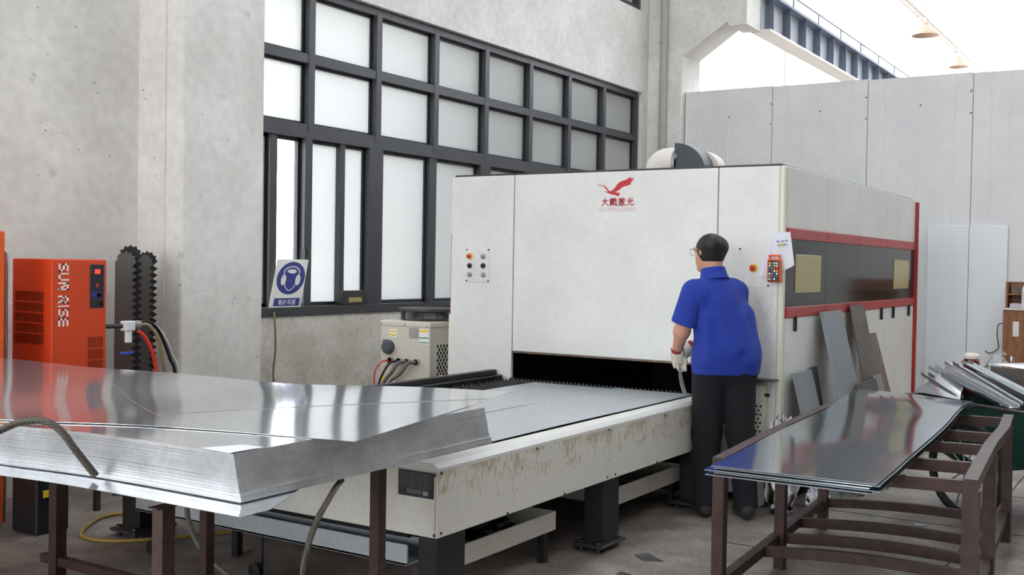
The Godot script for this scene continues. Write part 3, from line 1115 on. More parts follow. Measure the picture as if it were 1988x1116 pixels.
# ------------------------------------------------------------------ the bed in front of it
func cutting_bed() -> void:
	var b := thing("cutting_bed", "long cream-white cutting bed with grimy side and black legs before the machine", "machine bed", Vector3(-2.577, 0, -3.52))
	var L := 3.04
	var W := 2.15
	var st := new_st()
	cbox(st, Vector3(-0.012, 0.382, -1.532), Vector3(0, 0.655, 0), 0.003)
	put(st, "side_skin", M.bed_side[0], b)
	st = new_st()
	cbox(st, Vector3(-0.012, 0.382, -L), Vector3(0, 0.655, -1.536), 0.003)
	put(st, "side_skin", M.bed_side[1], b)
	st = new_st()
	cbox(st, Vector3(-W, 0.382, -0.012), Vector3(-0.013, 0.655, 0.002), 0.003)
	put(st, "end_skin", M.bed, b)
	# grime rubbed into the upper half of the side, patch by patch
	st = new_st()
	for k in 130:
		var z := -rng.randf_range(0.15, 2.95)
		var y := 0.655 - absf(rng.randfn(0.0, 0.07)) - 0.004
		var l := rng.randf_range(0.006, 0.07)
		var s := rng.randf_range(0.0006, 0.0018)
		var t := rng.randf_range(-0.35, 0.35)
		if y - l < 0.39: continue
		quad(st, Vector3(0.0006, y - l, -z * 0 + z + t * l), Vector3(0.0006, y - l, z + t * l - s), Vector3(0.0006, y, z - s), Vector3(0.0006, y, z + s))
	put(st, "scratch_marks", M.scuff_brown, b).set_meta("kind", "stuff")
	# rim: bevelled capping round the top
	st = new_st()
	prism(st, PackedVector2Array([Vector2(0.0, 0.0), Vector2(0.0, 0.012), Vector2(-0.02, 0.03), Vector2(-0.1, 0.034), Vector2(-0.1, 0.0)]), L, Transform3D(Basis(Vector3.RIGHT, Vector3.UP, Vector3.BACK), Vector3(0, 0.655, -L)))
	put(st, "side_capping", M.white, b)
	st = new_st()
	box(st, Vector3(-W, 0.655, -0.09), Vector3(-0.1, 0.684, 0.002))
	put(st, "end_capping", M.white, b)
	# dark trough with saw-toothed support slats
	st = new_st()
	box(st, Vector3(-1.9, 0.5, -L), Vector3(-0.1, 0.52, -0.09))
	box(st, Vector3(-0.112, 0.5, -L), Vector3(-0.1, 0.66, -0.09))
	put(st, "trough", M.black_matt, b)
	var teeth := PackedVector2Array([Vector2(-1.62, 0.52), Vector2(-0.115, 0.52)])
	var n := 48
	for k in range(n, -1, -1):
		var x := -1.62 + 1.505 * k / n
		teeth.append(Vector2(x, 0.668))
		if k > 0: teeth.append(Vector2(x - 1.505 * 0.5 / n, 0.686))
	var slat := new_st()
	prism(slat, teeth, 0.003, Transform3D.IDENTITY)
	var sm := slat.commit()
	sm.surface_set_material(0, M.slat)
	for k in 30:
		var o := MeshInstance3D.new()
		o.mesh = sm
		o.name = "slat"
		o.position = Vector3(0, 0, -0.16 - k * 0.1)
		b.add_child(o, true)
	# left guide rail with bolts
	st = new_st()
	cbox(st, Vector3(-1.82, 0.6, -L), Vector3(-1.66, 0.7, 0), 0.006)
	put(st, "guide_beam", M.black, b)
	st = new_st()
	cbox(st, Vector3(-1.76, 0.7, -L), Vector3(-1.71, 0.735, -0.02), 0.004)
	put(st, "guide_rail", M.dark_steel, b)
	for z in [-0.5, -1.25, -1.95, -2.45, -2.8, -3.0]:
		st = new_st()
		lathe(st, Vector3(-1.79, 0.7, z), Vector3.UP, [Vector2(0.022, 0), Vector2(0.022, 0.012), Vector2(0.014, 0.016), Vector2(0.014, 0.03), Vector2(0.0, 0.036)], 12)
		put(st, "bolt", M.bright_steel, b)
	st = new_st()
	cbox(st, Vector3(-W, 0.382, -L), Vector3(-1.82, 0.62, -0.012), 0.004)
	put(st, "left_box", M.dark_steel, b)
	# legs and foot plates
	for p in [[-0.02, -0.03, 0.1, 0.2], [-0.02, -1.48, 0.11, 0.19], [-0.02, -2.72, 0.11, 0.19], [-W - 0.02, -0.27, 0.14, 0.2], [-W + 0.13, -1.5, 0.12, 0.2], [-W + 0.13, -2.7, 0.12, 0.2]]:
		st = new_st()
		cbox(st, Vector3(p[0] - p[2], 0.045, p[1] - p[3]), Vector3(p[0], 0.382, p[1]), 0.004)
		put(st, "leg", M.black, b)
		st = new_st()
		cbox(st, Vector3(p[0] - p[2] - 0.04, 0.03, p[1] - p[3] - 0.03), Vector3(p[0] + 0.03, 0.045, p[1] + 0.05), 0.003)
		for q in [[-0.01, 0.02], [-p[2], 0.02], [-0.01, -p[3] + 0.02]]:
			rod(st, Vector3(p[0] + q[0], 0.0, p[1] + q[1]), Vector3(p[0] + q[0], 0.06, p[1] + q[1]), 0.014, 10)
		put(st, "foot_plate", M.dark_steel, b)
	st = new_st()
	cbox(st, Vector3(-1.9, 0.3, -L), Vector3(-0.3, 0.385, -0.2), 0.003)
	put(st, "underframe", M.black_matt, b)
	# screws along the skins
	for s in [[0.401, -0.025], [0.39, -0.526], [0.39, -1.04], [0.4, -1.49], [0.4, -1.58], [0.647, -0.022], [0.645, -0.775], [0.645, -1.5], [0.39, -2.1], [0.39, -2.6], [0.645, -2.2]]:
		st = new_st()
		lathe(st, Vector3(0, s[0], s[1]), Vector3.RIGHT, [Vector2(0.007, 0), Vector2(0.006, 0.003), Vector2(0, 0.004)], 10)
		put(st, "screw", M.dark_steel, b)
	for s in [[-0.014, 0.395], [-0.014, 0.64]]:
		st = new_st()
		lathe(st, Vector3(s[0], s[1], 0.002), Vector3.BACK, [Vector2(0.007, 0), Vector2(0.006, 0.003), Vector2(0, 0.004)], 10)
		put(st, "screw", M.dark_steel, b)
	# black rating plate on the end
	var p := Node3D.new()
	p.name = "rating_plate"
	b.add_child(p, true)
	st = new_st()
	cbox(st, Vector3(-0.2, 0.541, 0.002), Vector3(-0.018, 0.648, 0.006), 0.001)
	put(st, "plate", M.screen_dark, p)
	st = new_st()
	for k in 7:
		box(st, Vector3(-0.19, 0.637 - k * 0.0095, 0.006), Vector3(-0.03, 0.6378 - k * 0.0095, 0.0065))
	for x in [-0.13, -0.09, -0.06]: box(st, Vector3(x, 0.58, 0.006), Vector3(x + 0.0012, 0.637, 0.0065))
	box(st, Vector3(-0.072, 0.552, 0.006), Vector3(-0.045, 0.57, 0.0065))
	for k in 3: box(st, Vector3(-0.155, 0.556 + k * 0.006, 0.006), Vector3(-0.08, 0.558 + k * 0.006, 0.0065))
	put(st, "ruled_print", M.grey_print, p)
	for s in [[-0.195, 0.546], [-0.023, 0.546], [-0.023, 0.643], [-0.195, 0.643]]:
		st = new_st()
		rod(st, Vector3(s[0], s[1], 0.006), Vector3(s[0], s[1], 0.0085), 0.003, 8)
		put(st, "rivet", M.steel, p)
	lettering("DA PENG LASER", 0.026, M.pink_print, b, Transform3D(Basis.IDENTITY, Vector3(-1.03, 0.409, 0.003)), false)
	# two galvanised sheets lying on the slats
	var f := func(x0: float, x1: float, z0: float, z1: float) -> Callable:
		return func(u: float, v: float) -> Vector3: return Vector3(lerpf(x0, x1, u), 0.6895 + 0.0012 * sin(v * 9.0 + u * 4.0), lerpf(z0, z1, v))
	st = new_st()
	sheet(st, f.call(-3.256, -2.708, -3.68, -6.43), 0.0015, 6, 20)
	solo(st, "galvanised_sheet", M.zinc_bed, "galvanised sheet on the cutting bed beside the worker", "metal sheet")
	st = new_st()
	sheet(st, f.call(-3.852, -3.26, -3.68, -6.37), 0.0015, 6, 20)
	solo(st, "galvanised_sheet", M.zinc_bed, "galvanised sheet on the cutting bed on the window side", "metal sheet")
	# scrap drawers under the bed
	drawer("steel scrap drawer under the near half of the bed", Vector3(-2.72, 0, -3.80), 0.93, 1.4, 0.16, 0.255)
	drawer("steel scrap drawer under the far half of the bed", Vector3(-2.72, 0, -5.40), 0.9, 1.4, 0.16, 0.262)
	var t := thing("end_drawer", "wide low steel drawer on casters across the near end of the bed", "drawer", Vector3(-2.80, 0, -3.61))
	st = new_st()
	cbox(st, Vector3(-1.75, 0.215, -0.14), Vector3(0.0, 0.305, -0.128), 0.002)
	cbox(st, Vector3(-1.75, 0.215, -0.012), Vector3(0.0, 0.305, 0.0), 0.002)
	box(st, Vector3(-1.75, 0.215, -0.14), Vector3(0.0, 0.225, 0))
	put(st, "tray", M.zinc_bed, t)
	for x in [-0.92, -1.65]:
		st = new_st()
		lathe(st, Vector3(x, 0.036, -0.03), Vector3.BACK, [Vector2(0, -0.014), Vector2(0.036, -0.014), Vector2(0.036, 0.014), Vector2(0.012, 0.018), Vector2(0, 0.018)], 18)
		put(st, "caster_wheel", M.rubber_black, t)
		st = new_st()
		cbox(st, Vector3(x - 0.02, 0.036, -0.06), Vector3(x + 0.02, 0.216, -0.046), 0.002)
		put(st, "caster_fork", M.dark_steel, t)
	for x in [-0.05]:
		st = new_st()
		box(st, Vector3(x, 0.0, -0.13), Vector3(x + 0.04, 0.215, -0.1))
		put(st, "foot", M.dark_steel, t)

func drawer(label: String, at: Vector3, depth: float, width: float, y0: float, y1: float) -> void:
	var t := thing("scrap_drawer", label, "drawer", at, 0.0, "scrap drawers under the bed")
	var st := new_st()
	cbox(st, Vector3(-0.006, y0, -depth), Vector3(0.0, y1, 0), 0.002)
	cbox(st, Vector3(-width, y0, -depth), Vector3(-0.006, y1, -depth + 0.006), 0.002)
	cbox(st, Vector3(-width, y0, -0.006), Vector3(-0.006, y1, 0), 0.002)
	box(st, Vector3(-width, y0, -depth + 0.006), Vector3(-0.006, y0 + 0.006, -0.006))
	put(st, "tray", M.bed, t)
	for p in [[-0.04, -0.06], [-0.04, -depth + 0.06], [-width + 0.04, -0.06], [-width + 0.04, -depth + 0.06]]:
		st = new_st()
		cbox(st, Vector3(p[0] - 0.02, 0, p[1] - 0.02), Vector3(p[0] + 0.02, y0, p[1] + 0.02), 0.002)
		put(st, "leg", M.black, t)
	st = new_st()
	for k in 26:
		var c := Vector3(-rng.randf_range(0.08, 0.7), y0 + 0.02, -rng.randf_range(0.08, depth - 0.08))
		var xf := Transform3D(Basis.from_euler(Vector3(rng.randf_range(-0.5, 0.5), rng.randf() * TAU, rng.randf_range(-0.5, 0.5))), c)
		box(st, Vector3(-0.05, -0.001, -0.02), Vector3(0.05, 0.001, 0.02), xf)
	put(st, "offcuts", M.slat, t).set_meta("kind", "stuff")

# ------------------------------------------------------------------ chiller beside the machine
func chiller() -> void:
	var c := thing("water_chiller", "cream industrial water chiller with hoses and a round fan cage below the window", "chiller", Vector3(-5.325, 0, -6.8))
	var st := new_st()
	cbox(st, Vector3(-0.25, 0.08, -0.62), Vector3(0.246, 1.02, 0), 0.006)
	put(st, "body", M.cream, c)
	st = new_st()
	cbox(st, Vector3(-0.256, 0.99, -0.626), Vector3(0.252, 1.034, 0.006), 0.006)
	put(st, "lid", M.cream, c)
	for p in [[-0.2, -0.06], [0.2, -0.06], [-0.2, -0.56], [0.2, -0.56]]:
		st = new_st()
		rod(st, Vector3(p[0], 0, p[1]), Vector3(p[0], 0.08, p[1]), 0.025, 12)
		put(st, "foot", M.black, c)
	# fan cage: rings on struts
	var cage := Node3D.new()
	cage.name = "fan_cage"
	c.add_child(cage, true)
	for k in 6:
		st = new_st()
		var ring := []
		for i in 33:
			var t := TAU * i / 32
			ring.append(Vector3(0.02 + cos(t) * 0.235, 1.044 + k * 0.013, -0.3 + sin(t) * 0.235))
		tube(st, ring, 0.004, 6, false)
		put(st, "ring", M.dark_steel, cage)
	for i in 8:
		var t := TAU * (i + 0.5) / 8
		st = new_st()
		rod(st, Vector3(0.02 + cos(t) * 0.24, 1.03, -0.3 + sin(t) * 0.24), Vector3(0.02 + cos(t) * 0.24, 1.12, -0.3 + sin(t) * 0.24), 0.006, 6)
		put(st, "strut", M.black, cage)
	st = new_st()
	lathe(st, Vector3(0.02, 1.112, -0.3), Vector3.UP, [Vector2(0, 0), Vector2(0.255, 0), Vector2(0.255, 0.02), Vector2(0, 0.02)], 32)
	put(st, "cap", M.dark_steel, cage)
	# side grille: rows of dark lozenge openings
	st = new_st()
	cbox(st, Vector3(0.246, 0.45, -0.56), Vector3(0.25, 0.86, -0.08), 0.001)
	put(st, "side_grille", M.cream, c)
	for r in 14:
		for k in 11:
			var z := -0.1 - k * 0.042 - (0.021 if r % 2 else 0.0)
			st = new_st()
			var d := PackedVector2Array()
			for i in 6: d.append(Vector2(cos(TAU * i / 6) * 0.011, sin(TAU * i / 6) * 0.016))
			prism(st, d, 0.0015, Transform3D(Basis(Vector3(0, 0, -1), Vector3.UP, Vector3.RIGHT), Vector3(0.25, 0.84 - r * 0.028, z)))
			put(st, "vent_hole", M.black_matt, c)
	# labels on the front
	for l in [[-0.16, -0.085, 0.9, 0.965, M.sign_white], [-0.155, -0.09, 0.94, 0.952, M.yellow], [-0.155, -0.09, 0.912, 0.924, M.yellow], [0.04, 0.135, 0.9, 0.985, M.grey_print], [0.142, 0.235, 0.86, 0.98, M.sign_white], [0.145, 0.232, 0.955, 0.972, M.yellow], [0.145, 0.232, 0.905, 0.913, M.green_print], [0.145, 0.232, 0.868, 0.876, M.green_print], [-0.23, -0.205, 0.53, 0.585, M.yellow], [-0.23, -0.2, 0.4, 0.53, M.red]]:
		st = new_st()
		box(st, Vector3(l[0], l[2], 0), Vector3(l[1], l[3], 0.0015 if l[4] == M.sign_white or l[4] == M.grey_print else 0.0025))
		put(st, "label", l[4], c)
	st = new_st()
	lathe(st, Vector3(-0.16, 0.82, 0), Vector3.BACK, [Vector2(0.056, 0), Vector2(0.056, 0.03), Vector2(0.046, 0.045), Vector2(0, 0.05)], 20)
	cbox(st, Vector3(-0.21, 0.83, 0), Vector3(-0.15, 0.88, 0.03), 0.006)
	put(st, "filler_cap", M.slate, c)
	# four unions, hoses and cables
	var runs := [[-0.13, 0.006, M.rubber_red], [-0.04, 0.009, M.rubber_black], [0.04, 0.015, M.rubber_grey], [0.13, 0.015, M.rubber_grey]]
	for i in 4:
		var x: float = runs[i][0]
		st = new_st()
		rod(st, Vector3(x, 0.715, 0), Vector3(x, 0.715, 0.035), 0.024, 12)
		put(st, "union", M.steel, c)
		st = new_st()
		var drop := -0.1 - i * 0.04
		tube(st, smooth_path([Vector3(x, 0.715, 0.03), Vector3(x - 0.04, 0.705, 0.08), Vector3(x - 0.09, 0.63, 0.1), Vector3(x + drop, 0.52, 0.1), Vector3(x + drop * 1.15, 0.3, 0.1), Vector3(x + drop * 1.2, 0.03, 0.12)]), runs[i][1], 10)
		put(st, "hose", runs[i][2], c)
	for s in [[-0.235, 1.005], [0.0, 1.005], [0.22, 1.0]]:
		st = new_st()
		rod(st, Vector3(s[0], s[1], 0.006), Vector3(s[0], s[1], 0.009), 0.005, 8)
		put(st, "screw", M.dark_steel, c)

# ------------------------------------------------------------------ left corner: dryer, compressor, slats, air fittings
func left_corner() -> void:
	var st: SurfaceTool
	var d := thing("air_dryer", "orange air dryer cabinet with white vertical lettering and a small display", "air dryer", Vector3(-5.45, 0, -3.741))
	st = new_st()
	cbox(st, Vector3(-0.375, 0.5, -0.362), Vector3(0.0, 1.488, 0.0), 0.006)
	put(st, "cabinet", M.orange, d)
	for p in [[-0.36, -0.03], [-0.03, -0.03], [-0.36, -0.33], [-0.03, -0.33]]:
		st = new_st()
		box(st, Vector3(p[0] - 0.015, 0, p[1] - 0.015), Vector3(p[0] + 0.015, 0.5, p[1] + 0.015))
		put(st, "stand_leg", M.dark_steel, d)
	# louvres: five bays of upright slots on the near face, three on the lower right
	louvres(d, Vector3(-0.345, 1.0, 0), Vector3.RIGHT, 0.268, 0.3, 5, 17)
	louvres(d, Vector3(0, 0.77, -0.24), Vector3.FORWARD, 0.1, 0.265, 4, 9)
	st = new_st()
	cbox(st, Vector3(0, 1.205, -0.342), Vector3(0.004, 1.458, -0.247), 0.002)
	tag(put(st, "display_panel", M.screen_dark, d), "dark display panel with a red figure display")
	var face := Transform3D(Basis(Vector3.FORWARD, Vector3.UP, Vector3.RIGHT), Vector3(0.004, 0, 0))
	for e in [[0.262, 0.33, 1.395, 1.44, M.black], [0.276, 0.312, 1.405, 1.43, M.glow_red], [0.285, 0.305, 1.325, 1.35, M.red], [0.256, 0.318, 1.265, 1.3, M.blue_print], [0.29, 0.318, 1.27, 1.29, M.yellow], [0.262, 0.335, 1.215, 1.25, M.black], [0.312, 0.335, 1.22, 1.23, M.white_print]]:
		st = new_st()
		box(st, Vector3(e[0], e[2], 0), Vector3(e[1], e[3], 0.002 if e[4] != M.glow_red else 0.004), face)
		put(st, "indicator" if e[4] != M.glow_red else "display", e[4], d)
	# block lettering reading downwards
	var word := [
		[[Vector2(9, 10), Vector2(1, 10), Vector2(1, 5.4), Vector2(9, 5.4), Vector2(9, 0.6), Vector2(1, 0.6)]],
		[[Vector2(1, 10.6), Vector2(1, 0.6), Vector2(9, 0.6), Vector2(9, 10.6)]],
		[[Vector2(1, 0), Vector2(1, 10), Vector2(9, 10), Vector2(9, 0)], [Vector2(1, 10), Vector2(9, 1)]],
		[],
		[[Vector2(1, 0), Vector2(1, 10), Vector2(9, 10), Vector2(9, 5.4), Vector2(1, 5.4)], [Vector2(5, 5.4), Vector2(9, 0)]],
		[[Vector2(1.6, 0), Vector2(1.6, 7)], [Vector2(1.6, 9.4), Vector2(1.6, 10.6)]],
		[[Vector2(9, 10), Vector2(1, 10), Vector2(1, 5.4), Vector2(9, 5.4), Vector2(9, 0.6), Vector2(1, 0.6)]],
		[[Vector2(9, 10), Vector2(1, 10), Vector2(1, 0.6), Vector2(9, 0.6)], [Vector2(1, 5.4), Vector2(9, 5.4)]]]
	var y := 1.462
	for k in word.size():
		if word[k].is_empty():
			y -= 0.022
			continue
		var wide := 0.024 if k == 5 else 0.0535
		st = new_st()
		# letter x runs down the cabinet, letter y runs to the left of the reader
		strokes(st, word[k], 2.0, 0.0056, Transform3D(Basis(Vector3.DOWN * 0.78, Vector3.FORWARD, Vector3.RIGHT), Vector3(0.0, y, -0.045)))
		put(st, "letter", M.white_print, d)
		y -= wide
	# compressor beside it, only its edge in the picture
	var c := thing("air_compressor", "tall orange compressor cabinet cut off by the picture's edge", "compressor", Vector3(-5.90, 0, -3.46))
	st = new_st()
	cbox(st, Vector3(-0.25, 0.05, 0.0), Vector3(0.45, 1.634, 0.8), 0.008)
	put(st, "cabinet", M.orange_bright, c)
	st = new_st()
	box(st, Vector3(-0.22, 0, 0.03), Vector3(0.42, 0.05, 0.77))
	put(st, "plinth", M.black, c)
	# bent steel pipe between the two
	st = new_st()
	tube(st, smooth_path([Vector3(-5.73, 1.54, -3.6), Vector3(-5.70, 1.542, -3.6), Vector3(-5.672, 1.53, -3.6), Vector3(-5.665, 1.49, -3.6), Vector3(-5.665, 1.3, -3.6), Vector3(-5.665, 0.7, -3.6), Vector3(-5.665, 0.0, -3.6)]), 0.011, 10)
	solo(st, "steel_pipe", M.steel, "thin bent steel pipe between the compressor and the orange dryer", "pipe")
	# saw-toothed support slats stood against the wall
	var outline := func(w: float, h: float, left: bool) -> PackedVector2Array:
		var p := PackedVector2Array([Vector2(-w / 2, 0), Vector2(w / 2, 0)])
		var n := 34
		for k in n:
			var a := h * 0.95 * k / n
			p.append(Vector2(w / 2, a + 0.004))
			p.append(Vector2(w / 2 - 0.03, a + h * 0.475 / n))
		for k in 13:
			var t := PI * (k + 0.5) / 13
			var r := 1.0 if k % 2 == 0 else 0.84
			p.append(Vector2(cos(t) * w / 2 * r, h * 0.95 + sin(t) * h * 0.05 * r))
		p.append(Vector2(-w / 2, h * 0.95))
		return p
	var spots := [[-5.70, -4.43, 0.13, 1.545, M.slat_light, "grey saw-toothed slat in front, next to the orange dryer"], [-5.715, -4.475, 0.15, 1.585, M.slat_dark, "tallest dark saw-toothed slat, behind the one next to the dryer"], [-5.845, -4.685, 0.12, 1.53, M.slat_light, "grey saw-toothed slat in front, next to the wall pier"], [-5.865, -4.725, 0.135, 1.55, M.slat_dark, "dark saw-toothed slat hidden behind the one next to the pier"]]
	for s in spots:
		st = new_st()
		prism(st, outline.call(s[2], s[3], false), 0.006, Transform3D(Basis.from_euler(Vector3(0, 0.85, 0)) * Basis.from_euler(Vector3(-0.03, 0, 0)), Vector3(s[0], 0, s[1])))
		solo(st, "serrated_slat", s[4], s[5], "slat", "saw-toothed slats leaning by the dryer")
	# air filter with its valve and hoses
	var f := thing("air_filter", "small pale air filter with blue valve lever and hoses fanning out", "air filter", Vector3(-5.45, 1.06, -4.25))
	st = new_st()
	rod(st, Vector3(-0.05, 0.03, 0.16), Vector3(0, 0.03, 0), 0.014, 10)
	put(st, "inlet_pipe", M.dark_steel, f)
	st = new_st()
	cbox(st, Vector3(-0.03, 0.0, -0.04), Vector3(0.03, 0.06, 0.03), 0.006)
	rod(st, Vector3(0.0, -0.07, -0.01), Vector3(0.0, 0.0, -0.01), 0.022, 14)
	put(st, "bowl", M.plastic_clear, f)
	st = new_st()
	rod(st, Vector3(0, 0.035, -0.04), Vector3(0, 0.035, -0.09), 0.026, 12)
	put(st, "regulator_knob", M.grey_print, f)
	st = new_st()
	cbox(st, Vector3(0.0, -0.14, -0.04), Vector3(0.02, -0.125, 0.05), 0.003)
	put(st, "valve_lever", plain(srgb(40, 80, 190), 0.4), f)
	var runs := [
		[M.rubber_red, 0.011, [Vector3(0.02, 0.0, -0.06), Vector3(0.04, -0.04, -0.1), Vector3(0.05, -0.14, -0.15), Vector3(0.05, -0.3, -0.18), Vector3(0.05, -0.7, -0.18), Vector3(0.05, -1.05, -0.2)]],
		[M.rubber_olive, 0.010, [Vector3(0.02, 0.035, -0.09), Vector3(0.04, 0.03, -0.13), Vector3(0.05, -0.05, -0.19), Vector3(0.05, -0.2, -0.23), Vector3(0.05, -0.4, -0.25), Vector3(0.05, -1.05, -0.26)]],
		[M.rubber_black, 0.010, [Vector3(0.0, 0.045, -0.09), Vector3(0.03, 0.05, -0.14), Vector3(0.03, -0.02, -0.22), Vector3(0.04, -0.18, -0.29), Vector3(0.05, -0.34, -0.33), Vector3(0.05, -1.05, -0.35)]],
		[M.rubber_white, 0.009, [Vector3(0.0, 0.04, -0.09), Vector3(0.02, 0.04, -0.16), Vector3(0.02, -0.03, -0.25), Vector3(0.03, -0.17, -0.32), Vector3(0.04, -0.32, -0.36), Vector3(0.04, -1.05, -0.38)]]]
	for r in runs:
		st = new_st()
		tube(st, smooth_path(r[2]), r[1], 10)
		put(st, "hose", r[0], f)

func louvres(parent: Node3D, at: Vector3, along: Vector3, w: float, h: float, rows: int, cols: int) -> void:
	# dark recess behind upright orange slats, divided into bays
	var out := along.cross(Vector3.UP)
	var xf := Transform3D(Basis(along, Vector3.UP, out), at)
	var st := new_st()
	box(st, Vector3(0, 0, 0.0005), Vector3(w, h, 0.002), xf)
	put(st, "louvre_recess", M.black_matt, parent)
	for k in cols:
		st = new_st()
		var x := w * (k + 0.5) / cols
		box(st, Vector3(x - 0.0022, 0, 0.002), Vector3(x + 0.0022, h, 0.005), xf)
		put(st, "louvre_slat", M.orange, parent)
	for r in range(1, rows):
		st = new_st()
		box(st, Vector3(0, h * r / rows - 0.004, 0.002), Vector3(w, h * r / rows + 0.004, 0.0055), xf)
		put(st, "louvre_bar", M.orange, parent)

# ------------------------------------------------------------------ stack of sheets in the left foreground
func sag(x: float) -> float:
	return -0.022 * exp(-pow((x + 3.5) / 0.45, 2))

func left_stack() -> void:
	var st := new_st()
	var x1 := -5.4
	var layers := 44
	var y0 := 0.82
	for k in layers:
		var t := float(k) / (layers - 1)
		var jr := rng.randf_range(-0.0012, 0.0012)
		var jn := rng.randf_range(-0.0012, 0.0012)
		if k < 8:
			jr += 0.006
			jn += 0.004
		var xr := lerpf(-2.252, -2.284, t) + jr
		var zn := -2.143 + jn
		var zf := -3.41 + rng.randf_range(-0.002, 0.002)
		var nx := 20
		for i in nx:
			var xa := lerpf(xr, x1, float(i) / nx)
			var xb := lerpf(xr, x1, float(i + 1) / nx)
			var ya := y0 + 0.00302 * k + sag(xa)
			var yb := y0 + 0.00302 * k + sag(xb)
			var h := 0.0028
			quad(st, Vector3(xb, yb, zn), Vector3(xa, ya, zn), Vector3(xa, ya + h, zn), Vector3(xb, yb + h, zn))
			quad(st, Vector3(xa, ya, zf), Vector3(xb, yb, zf), Vector3(xb, yb + h, zf), Vector3(xa, ya + h, zf))
			if i == 0: quad(st, Vector3(xa, ya, zn), Vector3(xa, ya, zf), Vector3(xa, ya + h, zf), Vector3(xa, ya + h, zn))
			if k == 0 or i == 0: quad(st, Vector3(xa, ya, zf), Vector3(xa, ya, zn), Vector3(xb, yb, zn), Vector3(xb, yb, zf))
			if k == 7 or i == 0: quad(st, Vector3(xa, ya + h, zn), Vector3(xa, ya + h, zf), Vector3(xb, yb + h, zf), Vector3(xb, yb + h, zn))
		# core keeps light from leaking between the layers
	var s := thing("sheet_stack", "thick stack of galvanised steel sheets on the rusty trestle in the foreground", "sheet stack")
	put(st, "sheet_pile", M.zinc_edge, s).set_meta("kind", "stuff")
	st = new_st()
	var ytop := y0 + 0.00302 * layers
	var shape1 := func(u: float, v: float) -> Vector3:
		var x := lerpf(x1, -2.284, u)
		return Vector3(x, ytop + sag(x), lerpf(-2.142, -3.412, v))
	sheet(st, shape1, 0.0012, 40, 4)
	put(st, "top_sheet", M.zinc, s)
	# sheets turned askew on top
	var a := Vector2(-2.144, -2.502)
	var b := Vector2(-2.452, -3.883)
	var dir := Vector2(-0.974, 0.225)
	st = new_st()
	var shape2 := func(u: float, v: float) -> Vector3:
		var p := a.lerp(b, v) + dir * (3.0 * (1.0 - u))
		return Vector3(p.x, ytop + 0.0025 + sag(p.x) + 0.002 * sin(clampf((-p.x - 2.3) / 1.6, 0, 1) * PI), p.y)
	sheet(st, shape2, 0.0012, 40, 8)
	solo(st, "steel_sheet", M.zinc, "glossy galvanised sheet lying askew on top of the thick stack", "metal sheet")
	st = new_st()
	var c := [Vector2(-4.15, -3.13), Vector2(-3.09, -2.54), Vector2(-2.407, -3.61), Vector2(-2.462, -3.87)]
	var shape3 := func(u: float, v: float) -> Vector3:
		var p: Vector2 = c[0].lerp(c[1], u) if v == 0 else c[0].lerp(c[1], u).lerp(c[3].lerp(c[2], u), v)
		return Vector3(p.x, ytop + 0.0038 + sag(p.x) + 0.002 * sin(clampf((-p.x - 2.3) / 1.6, 0, 1) * PI), p.y)
	sheet(st, shape3, 0.0012, 6, 16)
	solo(st, "steel_sheet", M.zinc, "narrow galvanised offcut on the very top of the thick stack", "metal sheet")
	st = new_st()
	var k2 := [Vector2(-2.41, -2.14), Vector2(-2.286, -2.13), Vector2(-2.283, -2.26), Vector2(-2.36, -2.25)]
	var shape4 := func(u: float, v: float) -> Vector3:
		var p: Vector2 = k2[0].lerp(k2[1], u).lerp(k2[3].lerp(k2[2], u), v)
		return Vector3(p.x, ytop + 0.004, p.y)
	sheet(st, shape4, 0.001, 2, 2)
	solo(st, "paper_tag", M.paper, "small white paper tag on the near corner of the thick stack", "paper")
	# thin sheets under the stack, sticking out towards the viewer
	var low := [
		[0.8165, [Vector2(-5.3, -2.0), Vector2(-2.20, -2.035), Vector2(-2.136, -2.03), Vector2(-2.137, -2.142)], "bluish thin sheet under the thick stack, topmost of the thin ones", M.zinc],
		[0.8135, [Vector2(-5.3, -2.02), Vector2(-2.215, -2.052), Vector2(-2.19, -2.05), Vector2(-2.19, -2.16)], "middle thin sheet under the thick stack", M.zinc_dull],
		[0.8105, [Vector2(-5.3, -2.035), Vector2(-2.25, -2.06), Vector2(-2.22, -2.045), Vector2(-2.23, -2.17)], "lowest thin sheet under the thick stack", M.zinc_dull]]
	for l in low:
		st = new_st()
		var q: Array = l[1]
		var y: float = l[0]
		var shape5 := func(u: float, v: float) -> Vector3:
			var n: Vector2 = q[0].lerp(q[2], u)
			var f: Vector2 = Vector2(-5.3, -3.3).lerp(q[3] if true else q[1], u)
			f = Vector2(f.x, lerpf(-3.3, q[3].y, pow(u, 6)))
			var p := n.lerp(f, v)
			return Vector3(p.x, y + sag(p.x) * 0.95 - 0.001, p.y)
		sheet(st, shape5, 0.0012, 40, 3)
		solo(st, "steel_sheet", l[3], l[2], "metal sheet")
	# rusty trestle
	var t := thing("steel_trestle", "rusty steel trestle carrying the thick stack of sheets", "trestle")
	var legs := [[-2.51, -2.09, 0.045], [-2.51, -3.06, 0.042], [-3.37, -2.09, 0.045], [-3.41, -3.06, 0.042], [-4.4, -3.06, 0.055], [-4.5, -2.09, 0.045]]
	for l in legs:
		st = new_st()
		channel(st, Vector3(l[0], 0, l[1]), Vector3(l[0], 0.782, l[1]), l[2])
		put(st, "leg", M.rust, t)
	for z in [-2.25, -3.06]:
		st = new_st()
		box(st, Vector3(-5.2, 0.765, z - 0.022), Vector3(-2.45, 0.782, z + 0.022))
		put(st, "top_rail", M.rust, t)
		st = new_st()
		box(st, Vector3(-4.5, 0.085, z - 0.02), Vector3(-2.51, 0.125, z + 0.02))
		put(st, "low_rail", M.rust, t)
